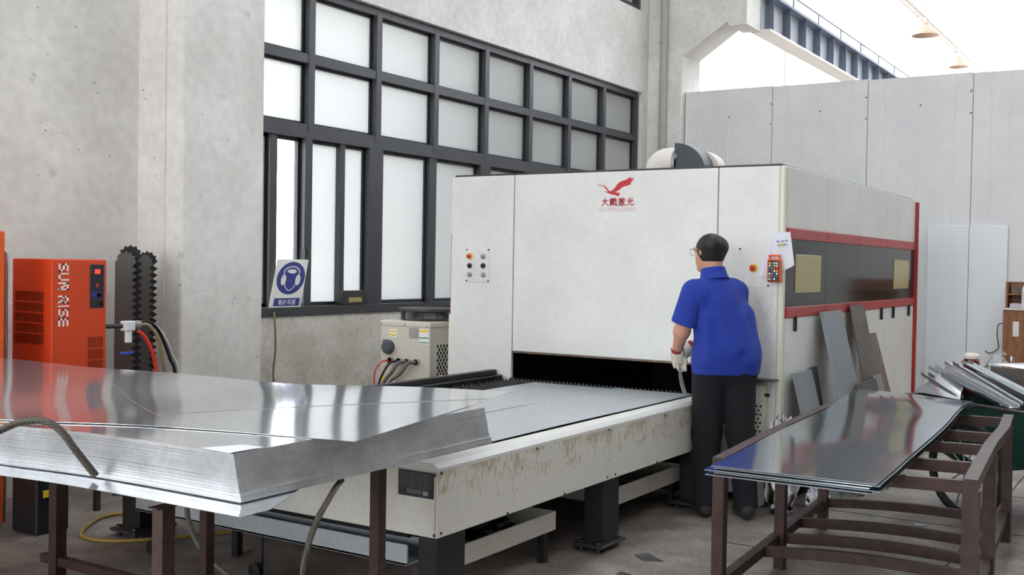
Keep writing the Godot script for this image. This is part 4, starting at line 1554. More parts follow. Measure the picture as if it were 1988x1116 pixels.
	for x in [-2.51, -3.4, -4.45]:
		st = new_st()
		box(st, Vector3(x - 0.022, 0.782, -3.1), Vector3(x + 0.022, 0.786, -2.05))
		put(st, "cross_rail", M.rust, t)
	for x in [-2.51, -4.45]:
		st = new_st()
		box(st, Vector3(x - 0.03, 0.786, -3.1), Vector3(x + 0.03, 0.8065, -2.12))
		put(st, "bearer", M.rust, t)
	# wire-rope slings
	sling("wire rope sling looping up in front of the thick stack", [Vector3(-3.3, 0.84, -1.97), Vector3(-3.22, 0.92, -1.98), Vector3(-3.141, 0.957, -1.985), Vector3(-3.065, 0.986, -2.0), Vector3(-2.978, 0.996, -2.02), Vector3(-2.922, 0.969, -2.04), Vector3(-2.883, 0.903, -2.07), Vector3(-2.854, 0.828, -2.115)], 0.0115)
	sling("wire rope sling hanging from under the thick stack before the bed", [Vector3(-2.30, 0.80, -2.62), Vector3(-2.26, 0.797, -2.55), Vector3(-2.2, 0.787, -2.453), Vector3(-2.17, 0.738, -2.365), Vector3(-2.16, 0.673, -2.318), Vector3(-2.16, 0.594, -2.298), Vector3(-2.16, 0.45, -2.3), Vector3(-2.16, 0.3, -2.31)], 0.0095)

# an open channel section along a to b
func channel(st: SurfaceTool, a: Vector3, b: Vector3, w: float) -> void:
	var t := 0.005
	box(st, Vector3(a.x - w / 2, a.y, a.z - w / 2), Vector3(a.x - w / 2 + t, b.y, a.z + w / 2))
	box(st, Vector3(a.x + w / 2 - t, a.y, a.z - w / 2), Vector3(a.x + w / 2, b.y, a.z + w / 2))
	box(st, Vector3(a.x - w / 2 + t, a.y, a.z + w / 2 - t), Vector3(a.x + w / 2 - t, b.y, a.z + w / 2))

func sling(label: String, pts: Array, r: float) -> void:
	var path := smooth_path(pts, 12)
	var st := new_st()
	var side := Vector3.ZERO
	var frames := []
	var run := 0.0
	for i in path.size():
		var d: Vector3 = (path[mini(i + 1, path.size() - 1)] - path[maxi(i - 1, 0)]).normalized()
		if side == Vector3.ZERO: side = d.cross(Vector3.UP if absf(d.y) < 0.9 else Vector3.RIGHT).normalized()
		side = (side - d * side.dot(d)).normalized()
		if i > 0: run += (path[i] - path[i - 1]).length()
		frames.append([path[i], side, side.cross(d), run])
	for k in 6:
		var strand := []
		for f in frames:
			var t: float = TAU * k / 6 + f[3] / (r * 9.0) * TAU
			strand.append(f[0] + (f[1] * cos(t) + f[2] * sin(t)) * r * 0.62)
		tube(st, strand, r * 0.42, 6)
	solo(st, "wire_rope_sling", M.rope, label, "wire rope")

# ------------------------------------------------------------------ bench with plates on the right
func right_table() -> void:
	var t := thing("steel_bench", "open rusty steel bench frame carrying dark glossy plates on the right", "bench")
	var y := 0.70
	var st := new_st()
	var lp := [Vector3(-1.715, y, -4.30), Vector3(-1.758, y, -4.79), Vector3(-1.812, y, -5.52), Vector3(-1.865, y, -6.45)]
	for i in 3: bar(st, lp[i] + Vector3(0.025, -0.025, 0), lp[i + 1] + Vector3(0.025, -0.025, 0), 0.05, 0.05)
	put(st, "long_rail", M.rust, t)
	st = new_st()
	var rp := [Vector3(-0.724, y, -4.46), Vector3(-0.756, y + 0.004, -4.86), Vector3(-0.797, y + 0.012, -5.43), Vector3(-0.818, y + 0.016, -5.98), Vector3(-0.884, y + 0.004, -6.62)]
	for i in 4: bar(st, rp[i] + Vector3(0, -0.025, 0), rp[i + 1] + Vector3(0, -0.025, 0), 0.052, 0.05)
	put(st, "long_rail", M.rust, t)
	for r in [[-1.67, -4.325, -0.752, -4.485], [-1.69, -4.786, -0.783, -4.93], [-1.735, -5.314, -0.828, -5.461], [-1.76, -5.813, -0.845, -5.883], [-1.82, -6.412, -0.903, -6.553]]:
		st = new_st()
		bar(st, Vector3(r[0], y - 0.035, r[1]), Vector3(r[2], y - 0.035, r[3]), 0.03, 0.05)
		put(st, "rung", M.rust, t)
	for l in [[-1.69, -4.33, 0.05], [-1.735, -5.27, 0.05], [-1.80, -6.22, 0.05], [-0.725, -4.50, 0.06], [-0.80, -5.45, 0.055], [-0.875, -6.55, 0.05]]:
		st = new_st()
		channel(st, Vector3(l[0], 0, l[1]), Vector3(l[0], y - 0.05, l[1]), l[2])
		put(st, "leg", M.rust, t)
	for r in [[-1.70, -4.35, -1.82, -6.3], [-0.74, -4.52, -0.89, -6.58]]:
		st = new_st()
		bar(st, Vector3(r[0], 0.15, r[1]), Vector3(r[2], 0.15, r[3]), 0.045, 0.045)
		put(st, "low_rail", M.rust, t)
	for r in [[-1.735, -5.01, -0.79, -5.13], [-1.75, -5.31, -0.80, -5.43], [-1.78, -5.69, -0.83, -5.81], [-1.81, -6.27, -0.87, -6.4]]:
		st = new_st()
		var p := []
		for i in 9:
			var u := i / 8.0
			p.append(Vector3(lerpf(r[0], r[2], u), 0.15 + 0.02 * sin(u * PI) - 0.005, lerpf(r[1], r[3], u)))
		for i in 8: bar(st, p[i], p[i + 1], 0.03, 0.05)
		put(st, "low_rung", M.rust, t)
	# five plates, the upper ones bent up and down along their length
	var nl := Vector2(-1.575, -3.935)
	var nr := Vector2(-0.955, -3.955)
	var fl := Vector2(-1.775, -6.85)
	var fr := Vector2(-1.105, -6.80)
	var which := ["lowest of the dark glossy plates piled on the bench", "second of the dark glossy plates from below on the bench", "middle one of the dark glossy plates piled on the bench", "second of the dark glossy plates from the top on the bench", "topmost of the dark glossy plates on the bench, showing reflections"]
	for k in 5:
		var jx := [-0.012, 0.016, -0.02, 0.01, 0.0][k] as float
		var jz := [0.03, 0.012, 0.02, -0.006, 0.0][k] as float
		var h := 0.7035 + k * 0.0075
		var shape := func(u: float, v: float) -> Vector3:
			var p := nl.lerp(nr, u).lerp(fl.lerp(fr, u), v) + Vector2(jx, jz)
			var bend := 0.012 * sin(v * 7.5 + 0.6 + u * 1.2) * smoothstep(0.15, 0.6, v) + 0.006 * sin(v * 15.0 + u * 2.0) * smoothstep(0.3, 0.8, v) + 0.01 * smoothstep(0.1, 0.5, v)
			return Vector3(p.x, h + bend, p.y)
		st = new_st()
		sheet(st, shape, 0.004, 8, 48)
		solo(st, "steel_plate", M.plate_gloss, which[k], "metal plate")

# ------------------------------------------------------------------ offcuts leaning on the machine's right side
func leaning_plates() -> void:
	# each: bottom z range, width, height, distance of its foot from the machine, thickness, material, label
	var list := [
		[-6.72, 0.36, 0.86, 0.22, 0.02, M.grey_steel, "short grey plate leaning at the machine's front corner", 0.01],
		[-7.28, 0.44, 1.24, 0.3, 0.03, M.grey_steel, "tall wide grey plate leaning against the machine's side", 0.01],
		[-7.62, 0.44, 0.74, 0.4, 0.004, M.dark_steel, "low dark plate leaning before the tall grey one", 0.2],
		[-8.02, 0.40, 1.26, 0.26, 0.006, M.scale_steel, "tall narrow brown-grey plate under the red band", 0.01],
		[-8.14, 0.24, 0.74, 0.34, 0.004, M.grey_steel, "small grey offcut at the foot of the brown plates", 0.16],
		[-8.50, 0.30, 1.04, 0.28, 0.006, M.brown_steel, "rust-brown plate, farthest of those leaning on the machine", 0.01],
		[-7.1, 0.14, 0.86, 0.16, 0.006, M.dark_steel, "narrow dark strip half hidden between the grey plates", 0.01]]
	for p in list:
		var lean := asin(clampf((p[3] - p[7]) / p[2], 0, 0.9))
		# stands on its lower edge, its top resting against the side or on the plate behind
		var xf := Transform3D(Basis.from_euler(Vector3(0, 0, lean)), Vector3(-2.185 + p[3], 0.0, p[0]))
		var st := new_st()
		cbox(st, Vector3(0.012, 0, -p[1]), Vector3(0.012 + p[4], p[2], 0), 0.0015, xf)
		solo(st, "leaning_plate", p[5], p[6], "metal plate")

# ------------------------------------------------------------------ handcart with scrap behind the bench
func cart() -> void:
	# own axes: x along the near side, z towards the viewer
	var e := Vector3(0.823, 0, 0.568)
	var turn := atan2(-e.z, e.x)
	var at := Vector3(-1.62, 0, -7.46)
	var c := thing("handcart", "dark green steel handcart on spoked wheels behind the bench", "cart", at, turn)
	var st := new_st()
	var wall := func(s: SurfaceTool, a: Vector3, b: Vector3) -> void: bar(s, a, b, 0.006, 0.3)
	for s in [[Vector3(0.04, 0.53, 0), Vector3(1.5, 0.53, 0)], [Vector3(0.04, 0.53, -0.7), Vector3(1.5, 0.53, -0.7)], [Vector3(0.04, 0.53, -0.7), Vector3(0.04, 0.53, 0)], [Vector3(1.5, 0.53, -0.7), Vector3(1.5, 0.53, 0)]]:
		wall.call(st, s[0], s[1])
	box(st, Vector3(0.04, 0.38, -0.7), Vector3(1.5, 0.39, 0))
	put(st, "tub", M.green_paint, c)
	st = new_st()
	for s in [[Vector3(0.02, 0.685, 0.01), Vector3(1.52, 0.685, 0.01)], [Vector3(0.02, 0.685, -0.71), Vector3(1.52, 0.685, -0.71)], [Vector3(0.02, 0.685, -0.72), Vector3(0.02, 0.685, 0.02)], [Vector3(1.52, 0.685, -0.72), Vector3(1.52, 0.685, 0.02)]]:
		bar(st, s[0], s[1], 0.035, 0.012)
	put(st, "rim", M.dark_steel, c)
	for z in [0.1, -0.8]:
		var w := Node3D.new()
		w.name = "wheel"
		c.add_child(w, true)
		w.position = Vector3(0.62, 0.3, z)
		st = new_st()
		var ring := []
		for i in 33: ring.append(Vector3(cos(TAU * i / 32) * 0.275, sin(TAU * i / 32) * 0.275, 0))
		tube(st, ring, 0.025, 8, false)
		put(st, "tyre", M.tyre, w)
		st = new_st()
		for i in 10: rod(st, Vector3.ZERO, Vector3(cos(TAU * i / 10) * 0.26, sin(TAU * i / 10) * 0.26, 0), 0.005, 5)
		rod(st, Vector3(0, 0, -0.05), Vector3(0, 0, 0.05), 0.03, 10)
		put(st, "spokes", M.steel, w)
	st = new_st()
	rod(st, Vector3(0.62, 0.3, 0.1), Vector3(0.62, 0.3, -0.8), 0.016, 8)
	put(st, "axle", M.dark_steel, c)
	for x in [0.3, 0.95]:
		st = new_st()
		bar(st, Vector3(x, 0.38, -0.02), Vector3(0.62, 0.3, 0.03), 0.02, 0.06)
		put(st, "axle_bracket", M.green_paint, c)
	for x in [1.3]:
		st = new_st()
		for z in [-0.05, -0.65]: bar(st, Vector3(x, 0.38, z), Vector3(x + 0.05, 0.0, z), 0.04, 0.04, Vector3.BACK)
		put(st, "stand", M.green_paint, c)
	var frame := Transform3D(Basis.from_euler(Vector3(0, turn, 0)), at)
	# bright offcut strips piled in it
	var strips := [
		[Vector3(-0.07, 0.84, -0.28), Vector3(0.70, 0.69, -0.10), 0.05, M.bright_steel, "bright folded metal strip lowest at the cart's left end"],
		[Vector3(0.02, 0.88, -0.34), Vector3(0.78, 0.70, -0.14), 0.06, M.bright_steel, "bright folded metal strip on top of the pile in the cart"],
		[Vector3(-0.02, 0.85, -0.42), Vector3(0.86, 0.71, -0.24), 0.05, M.steel, "grey metal strip behind the bright ones in the cart"],
		[Vector3(0.05, 0.86, -0.24), Vector3(0.84, 0.695, -0.04), 0.07, M.zinc, "wide zinc strip along the near rim of the cart"],
		[Vector3(0.1, 0.89, -0.4), Vector3(0.94, 0.72, -0.2), 0.045, M.bright_steel, "bright strip with the highest tip in the cart"],
		[Vector3(-0.05, 0.80, -0.2), Vector3(0.4, 0.70, -0.06), 0.05, M.steel, "short grey strip poking out over the cart's left rim"]]
	for s in strips:
		st = new_st()
		var a: Vector3 = frame * s[0]
		var b: Vector3 = frame * s[1]
		var w: float = s[2]
		var up := Vector3(0, 1, 0)
		var side: Vector3 = (b - a).cross(up).normalized()
		bar(st, a, b, w, 0.002)
		bar(st, a + side * w / 2 + Vector3(0, 0.01, 0), b + side * w / 2 + Vector3(0, 0.01, 0), 0.002, 0.024)
		bar(st, a - side * w / 2 + Vector3(0, 0.01, 0), b - side * w / 2 + Vector3(0, 0.01, 0), 0.002, 0.024)
		solo(st, "metal_strip", s[3], s[4], "metal strip", "offcut strips in the handcart")
	st = new_st()
	var q := [Vector3(0.0, 0.70, -0.06), Vector3(0.46, 0.70, 0.0), Vector3(0.28, 0.79, -0.2), Vector3(0.08, 0.84, -0.24)]
	sheet(st, func(u: float, v: float) -> Vector3: return frame * (q[0].lerp(q[1], u).lerp(q[3].lerp(q[2], u), v)), 0.002, 4, 4)
	solo(st, "metal_offcut", M.zinc, "pale mirror-bright triangular offcut at the cart's near left corner", "metal offcut")
	# dark red jar with a paper top
	var j := thing("jar", "small dark red jar with a pale lid among the scrap in the cart", "jar", frame * Vector3(0.06, 0.68, -0.5))
	st = new_st()
	lathe(st, Vector3.ZERO, Vector3.UP, [Vector2(0, 0), Vector2(0.05, 0), Vector2(0.052, 0.02), Vector2(0.052, 0.22), Vector2(0.04, 0.24), Vector2(0, 0.24)], 18)
	put(st, "body", plain(srgb(96, 28, 22), 0.2), j)
	st = new_st()
	lathe(st, Vector3(0, 0.235, 0), Vector3.UP, [Vector2(0.048, 0), Vector2(0.05, 0.02), Vector2(0.04, 0.035), Vector2(0, 0.037)], 18)
	put(st, "lid", M.pale_paint, j)
	# sheets leaning up behind
	st = new_st()
	var l1 := [Vector3(0.32, 0.60, -0.44), Vector3(1.4, 0.60, -0.58), Vector3(1.4, 0.80, -0.6), Vector3(0.26, 0.885, -0.46)]
	sheet(st, func(u: float, v: float) -> Vector3: return frame * (l1[0].lerp(l1[1], u).lerp(l1[3].lerp(l1[2], u), v) + Vector3(0, 0.02 * sin(u * PI), 0)), 0.003, 8, 6)
	solo(st, "metal_offcut", M.scale_steel, "brown-grey curled sheet standing up at the cart's far side", "metal offcut")
	st = new_st()
	var l2 := [Vector3(0.27, 0.9, -0.455), Vector3(1.4, 0.835, -0.6), Vector3(1.4, 0.87, -0.68), Vector3(0.42, 0.915, -0.6)]
	sheet(st, func(u: float, v: float) -> Vector3: return frame * (l2[0].lerp(l2[1], u).lerp(l2[3].lerp(l2[2], u), v)), 0.002, 6, 3)
	solo(st, "metal_offcut", M.zinc, "pale flat sheet lying over the curled one in the cart", "metal offcut")
	# clear film crumpled over the pile
	st = new_st()
	var cr := noise(131, 3.0, 3)
	var crumple := func(u: float, v: float) -> Vector3:
		return frame * Vector3(-0.05 + u * 0.45, 0.74 + 0.22 * sin(clampf(u * 1.1, 0, 1) * PI) * (0.4 + 0.6 * v) + 0.05 * cr.get_noise_2d(u * 2, v * 2), -0.58 - v * 0.1)
	sheet(st, crumple, 0.0008, 14, 8)
	solo(st, "plastic_film", M.film, "crumpled clear plastic film over the scrap in the cart", "plastic film")

# ------------------------------------------------------------------ far right corner
func back_corner() -> void:
	# white boards against the partition
	for b in [[-2.645, -2.205, "tall white board against the partition, next to the machine"], [-2.2, -1.80, "tall white board against the partition, next to the wooden cabinet"]]:
		var st := new_st()
		cbox(st, Vector3(b[0], 0.0, -13.085), Vector3(b[1], 2.025, -13.06), 0.003)
		solo(st, "white_board", M.board, b[2], "board", "white boards against the partition")
	var c := thing("wooden_cabinet", "brown wooden cabinet with an open top shelf at the right edge", "cabinet", Vector3(-1.765, 0, -12.95))
	var st := new_st()
	cbox(st, Vector3(0, 0.05, -0.1), Vector3(0.9, 1.1, 0.35), 0.004)
	put(st, "body", M.wood, c)
	st = new_st()
	box(st, Vector3(0, 1.1, -0.1), Vector3(0.02, 1.4, 0.2))
	box(st, Vector3(0.02, 1.26, -0.1), Vector3(0.9, 1.275, 0.2))
	box(st, Vector3(0, 1.1, -0.12), Vector3(0.9, 1.4, -0.1))
	put(st, "hutch", M.wood, c)
	st = new_st()
	cbox(st, Vector3(-0.01, 1.1, -0.1), Vector3(0.92, 1.12, 0.37), 0.003)
	put(st, "worktop", M.pale_paint, c)
	for k in 3:
		st = new_st()
		cbox(st, Vector3(0.12, 0.42 - k * 0.16, 0.35), Vector3(0.86, 0.56 - k * 0.16, 0.366), 0.003)
		var d := put(st, "drawer", M.wood, c)
		st = new_st()
		rod(st, Vector3(0.2, 0.49 - k * 0.16, 0.366), Vector3(0.2, 0.49 - k * 0.16, 0.39), 0.014, 10)
		put(st, "knob", M.black, d)
	st = new_st()
	cbox(st, Vector3(0.1, 0.82, 0.35), Vector3(0.16, 0.98, 0.354), 0.001)
	put(st, "notice", M.sign_white, c)
	st = new_st()
	rod(st, Vector3(0, 0.05, 0.3), Vector3(0, 0, 0.3), 0.02, 8)
	rod(st, Vector3(0.85, 0.05, 0.3), Vector3(0.85, 0, 0.3), 0.02, 8)
	rod(st, Vector3(0, 0.05, -0.05), Vector3(0, 0, -0.05), 0.02, 8)
	rod(st, Vector3(0.85, 0.05, -0.05), Vector3(0.85, 0, -0.05), 0.02, 8)
	put(st, "feet", M.black, c)
	st = new_st()
	cbox(st, Vector3(-1.715, 1.12, -12.9), Vector3(-1.60, 1.17, -12.7), 0.006)
	solo(st, "papers", M.paper_grey, "pale bundle of papers on the wooden cabinet's shelf", "papers")
	st = new_st()
	lathe(st, Vector3(-1.56, 1.12, -12.66), Vector3.UP, [Vector2(0, 0), Vector2(0.035, 0), Vector2(0.035, 0.2), Vector2(0.012, 0.26), Vector2(0.012, 0.32), Vector2(0, 0.325)], 14)
	solo(st, "bottle", M.plastic_clear, "pale plastic bottle standing on the wooden cabinet", "bottle")
	st = new_st()
	cbox(st, Vector3(-1.73, 1.275, -13.0), Vector3(-1.52, 1.36, -12.86), 0.004)
	solo(st, "carton", M.brown_steel, "small brown carton on the cabinet's upper shelf", "carton")
	st = new_st()
	tube(st, smooth_path([Vector3(-1.78, 0.95, -12.7), Vector3(-1.83, 0.93, -12.75), Vector3(-1.86, 0.8, -12.9), Vector3(-1.86, 0.66, -13.0), Vector3(-1.95, 0.6, -13.04), Vector3(-2.0, 0.62, -13.05)]), 0.006, 8)
	solo(st, "power_cord", M.rubber_grey, "grey cord dangling beside the wooden cabinet", "cord")

# ------------------------------------------------------------------ worker
func V(a: float, y: float, b: float) -> Vector3:
	return Vector3(a, y, -b)

func worker() -> void:
	# own axes: x to the worker's right, -z the way the back faces away from
	var p := thing("person", "worker in blue short-sleeved shirt and dark trousers, seen from behind at the bed", "person", Vector3(-2.40, 0, -6.17), deg_to_rad(32.448))
	var d := V(-0.6, 0, 0.8)
	var lf := V(-0.8, 0, -0.6)
	var hb := Basis(-lf, Vector3.UP, -d)
	var hc := V(-0.088, 1.588, 0.06)
	var st := new_st()
	# skin: one continuous figure
	var prims := [
		[hc, Vector3(0.074, 0.103, 0.09), hb],
		[hc + d * 0.03 + Vector3(0, -0.055, 0), Vector3(0.058, 0.062, 0.062), hb],
		[V(-0.075, 1.53, 0.045), V(-0.062, 1.42, 0.02), 0.054, 0.06],
		[V(-0.15, 1.345, -0.03), V(0.04, 1.355, 0.09), 0.07, 0.07],
		[V(-0.04, 1.28, 0.02), V(0.0, 0.95, 0), 0.11, 0.12],
		[V(-0.20, 1.34, -0.06), V(-0.262, 1.115, -0.02), 0.052, 0.046],
		[V(-0.262, 1.115, -0.02), V(-0.262, 0.995, 0.13), 0.046, 0.031],
		[V(0.085, 1.35, 0.11), V(0.09, 1.12, 0.27), 0.052, 0.044],
		[V(0.09, 1.12, 0.27), V(-0.15, 1.005, 0.30), 0.042, 0.03],
		[V(-0.085, 0.9, 0), V(-0.09, 0.5, 0.03), 0.075, 0.05],
		[V(-0.09, 0.5, 0.03), V(-0.1, 0.08, 0.0), 0.05, 0.036],
		[V(0.085, 0.9, 0), V(0.1, 0.5, 0.0), 0.075, 0.05],
		[V(0.1, 0.5, 0.0), V(0.135, 0.08, -0.06), 0.05, 0.036]]
	body(prims, 0.011, 0.03, [], st)
	# face and ears on a finer grid, sunk into the head
	var face := [
		[hc + d * 0.082 + Vector3(0, 0.0, 0), hc + d * 0.104 + Vector3(0, -0.026, 0), 0.009, 0.013],
		[hc + d * 0.083 + Vector3(0, -0.06, 0) - lf * 0.018, hc + d * 0.083 + Vector3(0, -0.06, 0) + lf * 0.018, 0.009, 0.009],
		[hc + d * 0.08 + Vector3(0, 0.022, 0) - lf * 0.045, hc + d * 0.086 + Vector3(0, 0.024, 0) + lf * 0.045, 0.011, 0.011],
		[hc + d * 0.078 + Vector3(0, 0.002, 0) + lf * 0.03, hc + d * 0.079 + Vector3(0, 0.002, 0) + lf * 0.03, 0.012, 0.012],
		[hc + d * 0.078 + Vector3(0, 0.002, 0) - lf * 0.03, hc + d * 0.079 + Vector3(0, 0.002, 0) - lf * 0.03, 0.012, 0.012],
		[hc + d * 0.06 + Vector3(0, -0.09, 0), hc + d * 0.07 + Vector3(0, -0.092, 0), 0.026, 0.026],
		[hc + lf * 0.074 + d * 0.0 + Vector3(0, 0.012, 0), Vector3(0.011, 0.031, 0.02), hb],
		[hc - lf * 0.074 + d * 0.0 + Vector3(0, 0.012, 0), Vector3(0.011, 0.031, 0.02), hb]]
	body(face, 0.004, 0.012, [], st)
	put(st, "body", M.skin, p)
	# short black hair down to the nape
	st = new_st()
	var n := (d * 0.82 + Vector3(0, -0.57, 0)).normalized()
	body([[hc + Vector3(0, 0.012, 0) - d * 0.004, Vector3(0.083, 0.108, 0.099), hb], [hc + lf * 0.03 - d * 0.03 + Vector3(0, 0.05, 0), Vector3(0.06, 0.06, 0.07), hb], [hc - lf * 0.03 - d * 0.035 + Vector3(0, 0.04, 0), Vector3(0.06, 0.06, 0.07), hb]], 0.005, 0.02, [Plane(n, n.dot(hc) + 0.028)], st)
	put(st, "hair", M.hair, p)
	st = new_st()
	rod(st, hc + lf * 0.079 + d * 0.01 + Vector3(0, 0.024, 0), hc + lf * 0.072 + d * 0.1 + Vector3(0, 0.022, 0), 0.003, 6)
	rod(st, hc - lf * 0.079 + d * 0.01 + Vector3(0, 0.024, 0), hc - lf * 0.072 + d * 0.1 + Vector3(0, 0.022, 0), 0.003, 6)
	for s in [-1.0, 1.0]:
		var ring := []
		for i in 17: ring.append(hc + d * 0.104 + lf * s * (0.036 + cos(TAU * i / 16) * 0.026) + Vector3(0, 0.004 + sin(TAU * i / 16) * 0.02, 0))
		tube(st, ring, 0.002, 6, false)
	put(st, "glasses", M.bright_steel, p)
	# shirt: trunk, collar, two sleeves, gathered a little at the waistband
	st = new_st()
	var tb := Basis.from_euler(Vector3(0, 0.55, 0))
	body([
		[V(-0.165, 1.342, -0.045), V(0.05, 1.35, 0.09), 0.092, 0.092],
		[V(-0.062, 1.40, 0.02), V(-0.065, 1.42, 0.02), 0.075, 0.068],
		[V(-0.035, 1.21, 0.01), Vector3(0.178, 0.2, 0.135), tb],
		[V(0.005, 1.02, -0.005), Vector3(0.192, 0.22, 0.145), Basis.from_euler(Vector3(0, 0.3, 0))],
		[V(0.095, 1.2, 0.03), V(0.115, 1.02, 0.02), 0.09, 0.09],
		[V(-0.075, 0.875, -0.01), V(0.095, 0.875, 0.0), 0.118, 0.115],
		[V(-0.07, 0.97, -0.01), V(0.1, 0.97, 0.0), 0.12, 0.115],
		# folds hanging from the shoulder and across the back
		[V(-0.09, 1.3, -0.11), V(0.05, 1.02, -0.132), 0.012, 0.02],
		[V(0.07, 1.22, -0.075), V(0.12, 0.96, -0.105), 0.012, 0.022],
		[V(-0.13, 1.2, -0.115), V(-0.12, 0.95, -0.112), 0.012, 0.02]],
		0.009, 0.05, [Plane(Vector3.DOWN, -0.862)], st)
	for s in [[V(-0.195, 1.352, -0.05), V(-0.262, 1.10, -0.02), 0.08, 0.086], [V(0.08, 1.35, 0.1), V(0.1, 1.1, 0.27), 0.08, 0.084]]:
		var ax: Vector3 = (s[1] - s[0]).normalized()
		body([[s[0], s[1], s[2], s[3]]], 0.009, 0.02, [Plane(ax, ax.dot(s[0]) + 0.205)], st)
	put(st, "shirt", M.shirt, p)
	st = new_st()
	lathe(st, V(-0.066, 1.425, 0.02), V(-0.1, 1, 0.18), [Vector2(0.092, 0.0), Vector2(0.081, 0.03), Vector2(0.072, 0.072), Vector2(0.067, 0.074), Vector2(0.066, 0.03), Vector2(0.066, 0.0)], 28)
	put(st, "collar", M.shirt, p)
	# trousers
	st = new_st()
	body([
		[V(-0.06, 0.89, 0), V(0.075, 0.89, 0), 0.122, 0.122],
		[V(-0.085, 0.84, 0.0), V(-0.092, 0.5, 0.03), 0.108, 0.088], [V(-0.092, 0.5, 0.03), V(-0.1, 0.06, 0.0), 0.088, 0.078],
		[V(0.088, 0.84, 0.0), V(0.105, 0.5, -0.01), 0.108, 0.082], [V(0.105, 0.5, -0.01), V(0.138, 0.06, -0.065), 0.082, 0.07]],
		0.011, 0.03, [Plane(Vector3.DOWN, -0.07), Plane(Vector3.UP, 0.93)], st)
	put(st, "trousers", M.trousers, p)
	for s in [[-0.1, 0.03], [0.138, -0.035]]:
		st = new_st()
		body([[V(s[0], 0.055, s[1] - 0.06), V(s[0] - 0.02, 0.045, s[1] + 0.09), 0.046, 0.042], [V(s[0], 0.085, s[1] - 0.05), V(s[0], 0.06, s[1]), 0.045, 0.04]], 0.007, 0.02, [Plane(Vector3.DOWN, 0.0)], st)
		put(st, "shoe", M.shoe, p)
	# cotton gloves with red cuffs; fingers close on the sheet's edge
	for h in [[V(-0.262, 0.99, 0.135), V(-0.25, 0.925, 0.175), 1.0, V(-0.235, 0.885, 0.18)], [V(-0.155, 1.0, 0.30), V(-0.205, 0.965, 0.285), -1.0, V(-0.225, 0.93, 0.25)]]:
		var wr: Vector3 = h[0]
		var kn: Vector3 = h[1]
		var grip: Vector3 = h[3]
		var along := (kn - wr).normalized()
		var across: Vector3 = along.cross(V(0.5, 0, 1)).normalized() * float(h[2])
		var inward := (grip - kn).normalized()
		var g := [[wr, kn - along * 0.01, 0.033, 0.036], [wr + across * 0.02, kn + across * 0.026, 0.024, 0.02], [wr - across * 0.02, kn - across * 0.026, 0.024, 0.02]]
		st = new_st()
		body(g, 0.004, 0.015, [], st)
		for k in 4:
			var r := kn + across * (0.033 - 0.022 * k)
			var l: float = [0.9, 1.0, 0.96, 0.78][k]
			var a := r + (along * 0.8 + inward * 0.6).normalized() * 0.038 * l
			var b := a + (inward * 0.95 + along * 0.1).normalized() * 0.03 * l
			var c := b + (inward * 0.3 - along * 0.9).normalized() * 0.024 * l
			body([[r, a, 0.0115, 0.0105], [a, b, 0.0105, 0.0098], [b, c, 0.0098, 0.009]], 0.004, 0.006, [], st)
		var t0 := wr.lerp(kn, 0.45) + across * 0.032
		var t1 := t0 + (across * 0.5 + along * 0.6 + inward * 0.5).normalized() * 0.035
		var t2 := t1 + (along * 0.5 + inward * 0.8 - across * 0.3).normalized() * 0.03
		body([[t0, t1, 0.013, 0.0115], [t1, t2, 0.0115, 0.01]], 0.004, 0.006, [], st)
		put(st, "glove", M.glove, p)
		st = new_st()
		rod(st, wr - along * 0.018, wr + along * 0.004, 0.039, 18)
		put(st, "glove_cuff", M.cuff, p)
	# the bright strip the hand lifts off the bed
	st = new_st()
	var fr := Transform3D(Basis.from_euler(Vector3(0, deg_to_rad(32.448), 0)), Vector3(-2.40, 0, -6.17))
	var s0 := fr * V(-0.243, 0.905, 0.165)
	var s1 := fr * V(-0.195, 0.70, 0.19)
	var ribbon := func(u: float, v: float) -> Vector3:
		var c := s0.lerp(s1, v) + Vector3(-0.01, 0, 0) * sin(v * PI)
		var w := lerpf(0.006, 0.022, v)
		return c + fr.basis * V(cos(v * 0.9) * w, 0, sin(v * 0.9) * w) * (u * 2.0 - 1.0)
	sheet(st, ribbon, 0.0012, 2, 16)
	solo(st, "steel_strip", M.zinc_bed, "bright thin steel strip held in the worker's gloved hand", "metal strip")

